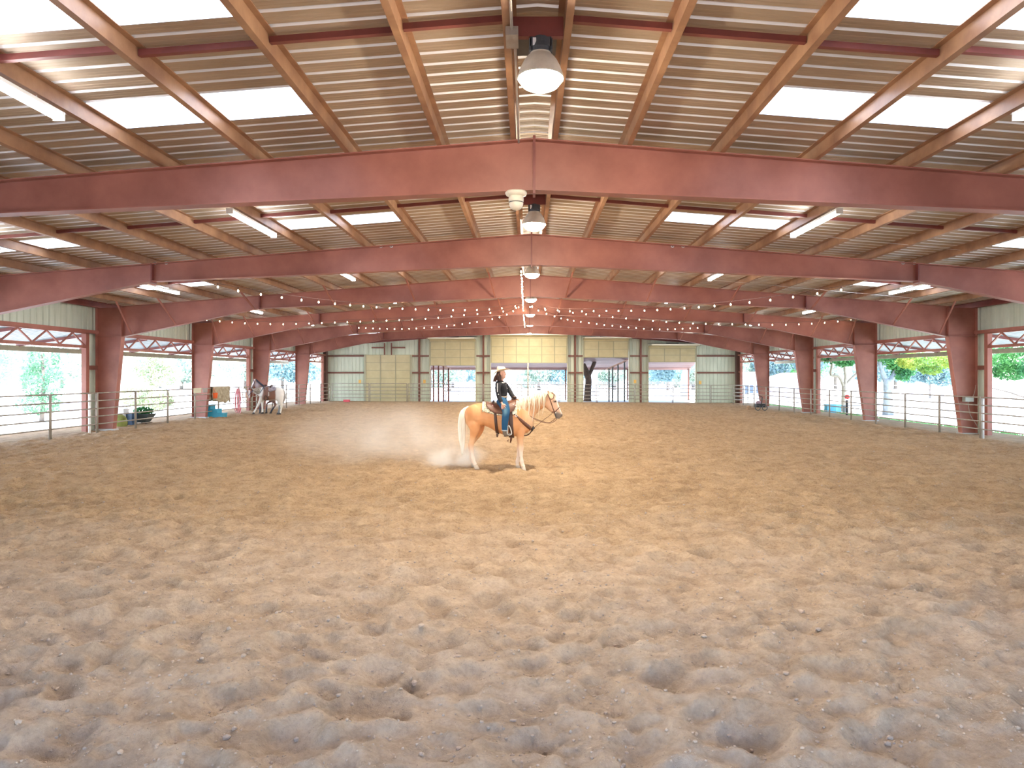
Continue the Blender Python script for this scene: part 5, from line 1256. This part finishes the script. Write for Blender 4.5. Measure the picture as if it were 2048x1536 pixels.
b = MB(); b.rings([[hc+up*h+fw*(math.cos(2*math.pi*k/28)*.1115)+sd_*(math.sin(2*math.pi*k/28)*.0945) for k in range(28)] for h in (.006,.022)], False); b.obj('hat_band', mat('tan_band', (.55,.40,.26), .7), ht, True)
# ---- two tied horses by the left rail
def second(lab, ox, oy, y0, stations, necks, heads, legs, col, coat, ears_, root_at):
    Q = make_P(ox, oy, 15.36, y0); rt_ = thing('horse', lab, 'horse', Q(*root_at))
    mb = MB(); torso(mb, Q, stations, 20); section(mb, Q, necks); section(mb, Q, heads)
    for pts, Y in legs: leg(mb, Q, [(x, z, r, 0) for x, z, r in pts], Y, 10)
    for a, c, Y in ears_:
        A, B = Q(*a, Y), Q(*c, Y); mb.tube([A, A.lerp(B,.5), B], [.03,.035,.006], 8, flat=.6)
    o = remesh('body', mb, .02, vcmat(coat, .6), rt_, 4)
    def cf(co):
        D = co[:,1]; px = co[:,0]*FPX/D+1055; py = 751-(co[:,2]-CAMZ)*FPX/D; return col((px-ox)*15.36, (py-oy)*15.36, co)
    paint(o, cf); return rt_, Q
ST = [(1520,650,800,.08),(1485,590,900,.17),(1430,545,950,.25),(1360,528,965,.28),(1270,522,950,.285),(1160,520,935,.29),(1050,525,945,.30),(960,522,950,.29),(890,518,940,.25),(830,535,915,.19),(785,580,870,.11)]
NK = [((900,515),(835,905),.19),((830,530),(775,820),.14),((740,548),(705,775),.11),((650,562),(640,745),.095),((560,575),(590,720),.085)]
HD = [((500,560),(590,700),.06),((440,595),(560,690),.085),((412,650),(558,710),.095),((402,710),(550,765),.088),((404,775),(525,815),.068),((408,825),(495,850),.055),((425,865),(482,872),.035)]
LGS = [([(830,820,.14),(800,900,.115),(750,1000,.075),(705,1085,.062),(665,1160,.048),(625,1230,.045),(600,1270,.05),(582,1310,.055)], -.16),
       ([(860,850,.12),(845,950,.085),(838,1060,.062),(842,1160,.045),(846,1240,.048),(845,1300,.055)], .16),
       ([(1395,720,.08),(1400,800,.15),(1402,880,.165),(1404,940,.14),(1420,1020,.085),(1436,1085,.068),(1420,1180,.050),(1402,1260,.050),(1385,1320,.058)], -.17),
       ([(1370,820,.18),(1340,930,.12),(1355,1030,.075),(1375,1090,.062),(1355,1190,.046),(1340,1270,.048),(1325,1320,.055)], .17)]
def paintcol(x, z, co):
    n = len(co); c = np.tile(np.array([.82,.80,.76]), (n,1)); nn = vnoise(co[:,0]*3, co[:,2]*3, 55)*40
    br_ = sst(860,920,x+nn*1.6)*sst(1245,1195,x-nn*1.8+(z-700)*.12)*sst(1010,900,z+nn)*(z > 400); c = mixc(c, (.27,.135,.095), br_)
    wb_ = sst(1010,1020,x)*sst(1055,1045,x)*sst(660,680,z)*sst(810,790,z); c = mixc(c, (.85,.83,.80), wb_)
    hd = sst(560,530,x)*(z < 900)*(z > 540); c = mixc(c, (.19,.065,.04), hd)
    bz = np.exp(-((x-(440+(z-650)*-.02))/24)**2)*(z > 620)*(z < 860)*(x < 560); c = mixc(c, (.9,.88,.85), bz)
    nk = np.exp(-(((x-700)/70)**2+((z-710)/45)**2)); c = mixc(c, (.15,.08,.05), np.clip(nk*1.3-.3,0,.8))
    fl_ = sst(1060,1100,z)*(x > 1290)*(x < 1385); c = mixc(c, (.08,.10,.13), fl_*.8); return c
pr, Q = second('brown and white paint horse with lowered head by the left rail', 470, 740, 37.6, ST, NK, HD, LGS, paintcol, 'paint_coat', [((470,600),(395,575),.06),((500,590),(490,560),-.06)], (1050,1330))
b = MB()
for (x, z, Y) in ((576,1322,-.16),(845,1315,.16),(1380,1335,-.17),(1320,1332,.17)):
    p = Q(x, z, Y); b.rings([oval(Vector((p.x-.02,p.y,p.z-.06)), Vector((.07,0,0)), Vector((0,.06,0)), 12), oval(Vector((p.x,p.y,p.z+.04)), Vector((.05,0,0)), Vector((0,.045,0)), 12)])
b.obj('hooves', HOOFD, pr, True)
b = MB()
for k in range(36):
    f = RS.rand(); Yo = (RS.rand()-.5)*.12
    b.tube(smooth_path([Q(1450+30*f,575,Yo*.3), Q(1485+40*f,660,Yo), Q(1490+65*f,780,Yo), Q(1475+65*f,900,Yo), Q(1430+60*f,1010,Yo*.6), Q(1385+40*f,1090,Yo*.3)], 3), [.02]*10+[.015]*3+[.008]*2+[.003], 5)
b.obj('tail', mat('grey_white_tail', (.75,.72,.68), .6, col2=(.30,.30,.33), vscale=20, stretch=(3,1,.2)), pr, True)
b = MB()
for k in range(30):
    t = k/29; b.tube([Q(580+290*t,565-40*t,0), Q(575+285*t,600-30*t,-.11), Q(565+285*t,700+30*RS.rand(),-.15)], [.014,.016,.004], 5)
b.obj('mane', mat('grey_mane', (.62,.55,.45), .8, col2=(.2,.15,.12), vscale=20), pr, True)
s2 = thing('saddle', 'dark saddle on the paint horse by the left rail', 'saddle', Q(1060, 540))
b = MB(); rs = []
for x, zt, hw, h in ((880,505,.14,.1),(910,440,.16,.12),(950,430,.16,.12),(1000,480,.19,.1),(1060,490,.20,.1),(1110,440,.2,.12),(1150,440,.18,.1)):
    c = Q(x, zt+60); rs.append([c+Vector((0, hw*1.1*math.cos(2*math.pi*k/14), (Q(x,zt).z-c.z if math.sin(2*math.pi*k/14) > 0 else .22)*math.sin(2*math.pi*k/14)-.12*abs(math.cos(2*math.pi*k/14)))) for k in range(14)])
b.rings(rs); b.obj('seat', DLEATHER, s2, True)
b = MB(); V = []; 
for i in range(9):
    x = 905+i*42
    for a in np.linspace(0, 1, 7): V.append(Q(x+a*20, 500+(170-abs(i-4)*14)*a, -.10-.22*math.sin(a*1.6)))
b.add(V, [(i*7+j, i*7+j+1, (i+1)*7+j+1, (i+1)*7+j) for i in range(8) for j in range(6)]); o = b.obj('blanket', mat('mauve_grey_blanket', (.20,.16,.19), .9, col2=(.42,.40,.45), vscale=7, stretch=(1,1,5)), s2, True); o.modifiers.new('t','SOLIDIFY').thickness = .02
b = MB(); V = [Q(x, z, -.345) for x, z in ((925,520),(1030,520),(1010,680),(1000,790),(950,790),(935,680))]; b.add(V+[v+Vector((0,.02,0)) for v in V], [(0,1,2,3,4,5),(11,10,9,8,7,6)]+[(i,(i+1)%6,(i+1)%6+6,i+6) for i in range(6)]); b.obj('fender', mat('reddish_leather', (.25,.12,.09), .6), s2)
b = MB(); b.tube(smooth_path([Q(905,800,-.37), Q(895,900,-.37), Q(960,925,-.37), Q(1010,870,-.37), Q(960,800,-.37), Q(905,800,-.37)], 4), .025, 6); b.obj('stirrup', DLEATHER, s2, True)
b = MB(); b.tube([Q(870,530,-.27), Q(830,600,-.24), Q(770,700,-.16)], .018, 6); b.obj('breast_strap', mat('blue_grey_strap', (.12,.17,.25), .7), s2, True)
# bay horse behind
ST2 = [(1480,600,760,.08),(1430,560,880,.2),(1350,535,930,.27),(1250,525,930,.28),(1120,525,930,.29),(1000,525,940,.29),(900,520,940,.26),(830,530,915,.2),(770,590,860,.1)]
NK2 = [((900,470),(800,880),.19),((850,440),(750,760),.15),((780,390),(680,650),.12),((700,320),(640,540),.10),((650,285),(600,480),.09)]
HD2 = [((640,280),(615,430),.07),((598,292),(620,440),.09),((570,340),(612,480),.095),((545,400),(590,520),.08),((520,450),(570,545),.065),((505,490),(550,560),.055),((505,530),(530,560),.035)]
LG2 = [([(820,850,.12),(800,980,.075),(780,1090,.06),(770,1180,.045),(768,1270,.05),(765,1300,.055)], -.15),([(880,850,.12),(865,980,.075),(860,1090,.06),(852,1180,.045),(856,1250,.05),(855,1300,.055)], .15),
       ([(1180,820,.18),(1185,930,.12),(1215,1010,.08),(1240,1060,.065),(1190,1150,.05),(1140,1220,.05),(1110,1285,.06)], -.15),([(1300,820,.16),(1200,920,.1),(1000,1010,.05),(975,1100,.048),(968,1200,.045),(966,1290,.05)], .15)]
def baycol(x, z, co):
    n = len(co); c = np.tile(np.array([.22,.12,.10]), (n,1)); c = mixc(c, (.045,.05,.07), sst(1080,1180,z))
    c = mixc(c, (.36,.33,.38), np.exp(-(((x-690)/70)**2+((z-440)/90)**2))*.7)
    bz = np.exp(-((x-(598-(z-300)*.40))/20)**2)*(z < 540)*(x < 640); c = mixc(c, (.85,.72,.66), bz); return c
b2, Q2 = second('dark bay horse with raised head and pale blaze behind the paint horse', 470, 740, 38.75, ST2, NK2, HD2, LG2, baycol, 'bay_coat', [((600,300),(562,262),.05),((625,290),(640,262),-.05)], (1000,1300))
b = MB()
for (x, z, Y) in ((765,1312,-.15),(855,1312,.15),(1105,1296,-.15),(966,1302,.15)):
    p = Q2(x, z, Y); zb = gz(p.x)-.03; b.rings([oval(Vector((p.x-.02,p.y,zb)), Vector((.07,0,0)), Vector((0,.06,0)), 12), oval(Vector((p.x,p.y,p.z+.03)), Vector((.05,0,0)), Vector((0,.045,0)), 12)])
b.obj('hooves', HOOFD, b2, True)
b = MB()
for k in range(24):
    t = k/23; b.tube([Q2(640+240*t,280+190*t,0), Q2(650+235*t,290+195*t,-.12), Q2(660+230*t,350+200*t,-.15)], [.016,.018,.004], 5)
b.obj('mane', mat('black_mane', (.03,.03,.05), .7), b2, True)
b = MB(); b.tube([Q2(575,300,-.09), Q2(590,420,-.1), Q2(530,480,-.085)], .014, 6); b.tube(smooth_path([Q2(530,500,-.09), Q2(500,610,-.1), Q2(430,560,.2), Q2(400,560,.5)]), .012, 6); b.obj('halter', mat('halter_strap', (.10,.11,.2), .7), b2, True)
b = MB(); b.tube([Q(590,600,-.1), Q(480,700,-.12), Q(410,790,-.1)], .014, 6); b.tube(smooth_path([Q(450,860,-.06), Q(380,700,.1), Q(330,560,.5)]), .012, 6); b.obj('halter', MATS['halter_strap'], pr, True)
# ------------------------------------------------------------------ kicked-up dust
def dust(name, lab, c, s, dens, seed, sc_=1.1):
    b = MB(); b.ball((0,0,0), 1, 1, 1, 20, 12)
    m = bpy.data.materials.new('airborne_dust'); m.use_nodes = True; t = m.node_tree; t.nodes.clear()
    out = t.nodes.new('ShaderNodeOutputMaterial'); vs = t.nodes.new('ShaderNodeVolumeScatter'); vs.inputs['Color'].default_value = (.93,.87,.80,1)
    tc = t.nodes.new('ShaderNodeTexCoord'); ln = t.nodes.new('ShaderNodeVectorMath'); ln.operation = 'LENGTH'; t.links.new(tc.outputs['Object'], ln.inputs[0])
    mr = t.nodes.new('ShaderNodeMapRange'); mr.inputs['From Min'].default_value = 1; mr.inputs['From Max'].default_value = .1; mr.inputs['To Min'].default_value = 0; mr.inputs['To Max'].default_value = 1; mr.interpolation_type = 'SMOOTHSTEP'
    t.links.new(ln.outputs['Value'], mr.inputs['Value'])
    mp = t.nodes.new('ShaderNodeMapping'); mp.inputs['Location'].default_value = (seed, 0, 0); mp.inputs['Scale'].default_value = tuple(sc_*v for v in s)
    t.links.new(tc.outputs['Object'], mp.inputs['Vector'])
    n = t.nodes.new('ShaderNodeTexNoise'); n.inputs['Scale'].default_value = 1; n.inputs['Detail'].default_value = 4; t.links.new(mp.outputs[0], n.inputs['Vector'])
    r2 = t.nodes.new('ShaderNodeMapRange'); r2.inputs['From Min'].default_value = .38; r2.inputs['From Max'].default_value = .7; t.links.new(n.outputs['Fac'], r2.inputs['Value'])
    mu = t.nodes.new('ShaderNodeMath'); mu.operation = 'MULTIPLY'; t.links.new(mr.outputs[0], mu.inputs[0]); t.links.new(r2.outputs[0], mu.inputs[1])
    m2 = t.nodes.new('ShaderNodeMath'); m2.operation = 'MULTIPLY'; m2.inputs[1].default_value = dens; t.links.new(mu.outputs[0], m2.inputs[0])
    t.links.new(m2.outputs[0], vs.inputs['Density']); t.links.new(vs.outputs[0], out.inputs['Volume'])
    o = b.obj(name, m); o.location = c; o.scale = s; tag(o, lab, 'dust', kind='stuff')
dust('dust_cloud', 'wide thin haze of kicked-up dust behind the palomino horse', (-3.4, 18.2, .55), (3.6, 3.6, 1.1), .42, 3.1, .7)
dust('dust_cloud', 'small bright puff of dust at the hind hooves of the palomino horse', (-1.75, 16.4, .22), (1.0, .8, .36), 4.2, 7.7, 1.6)
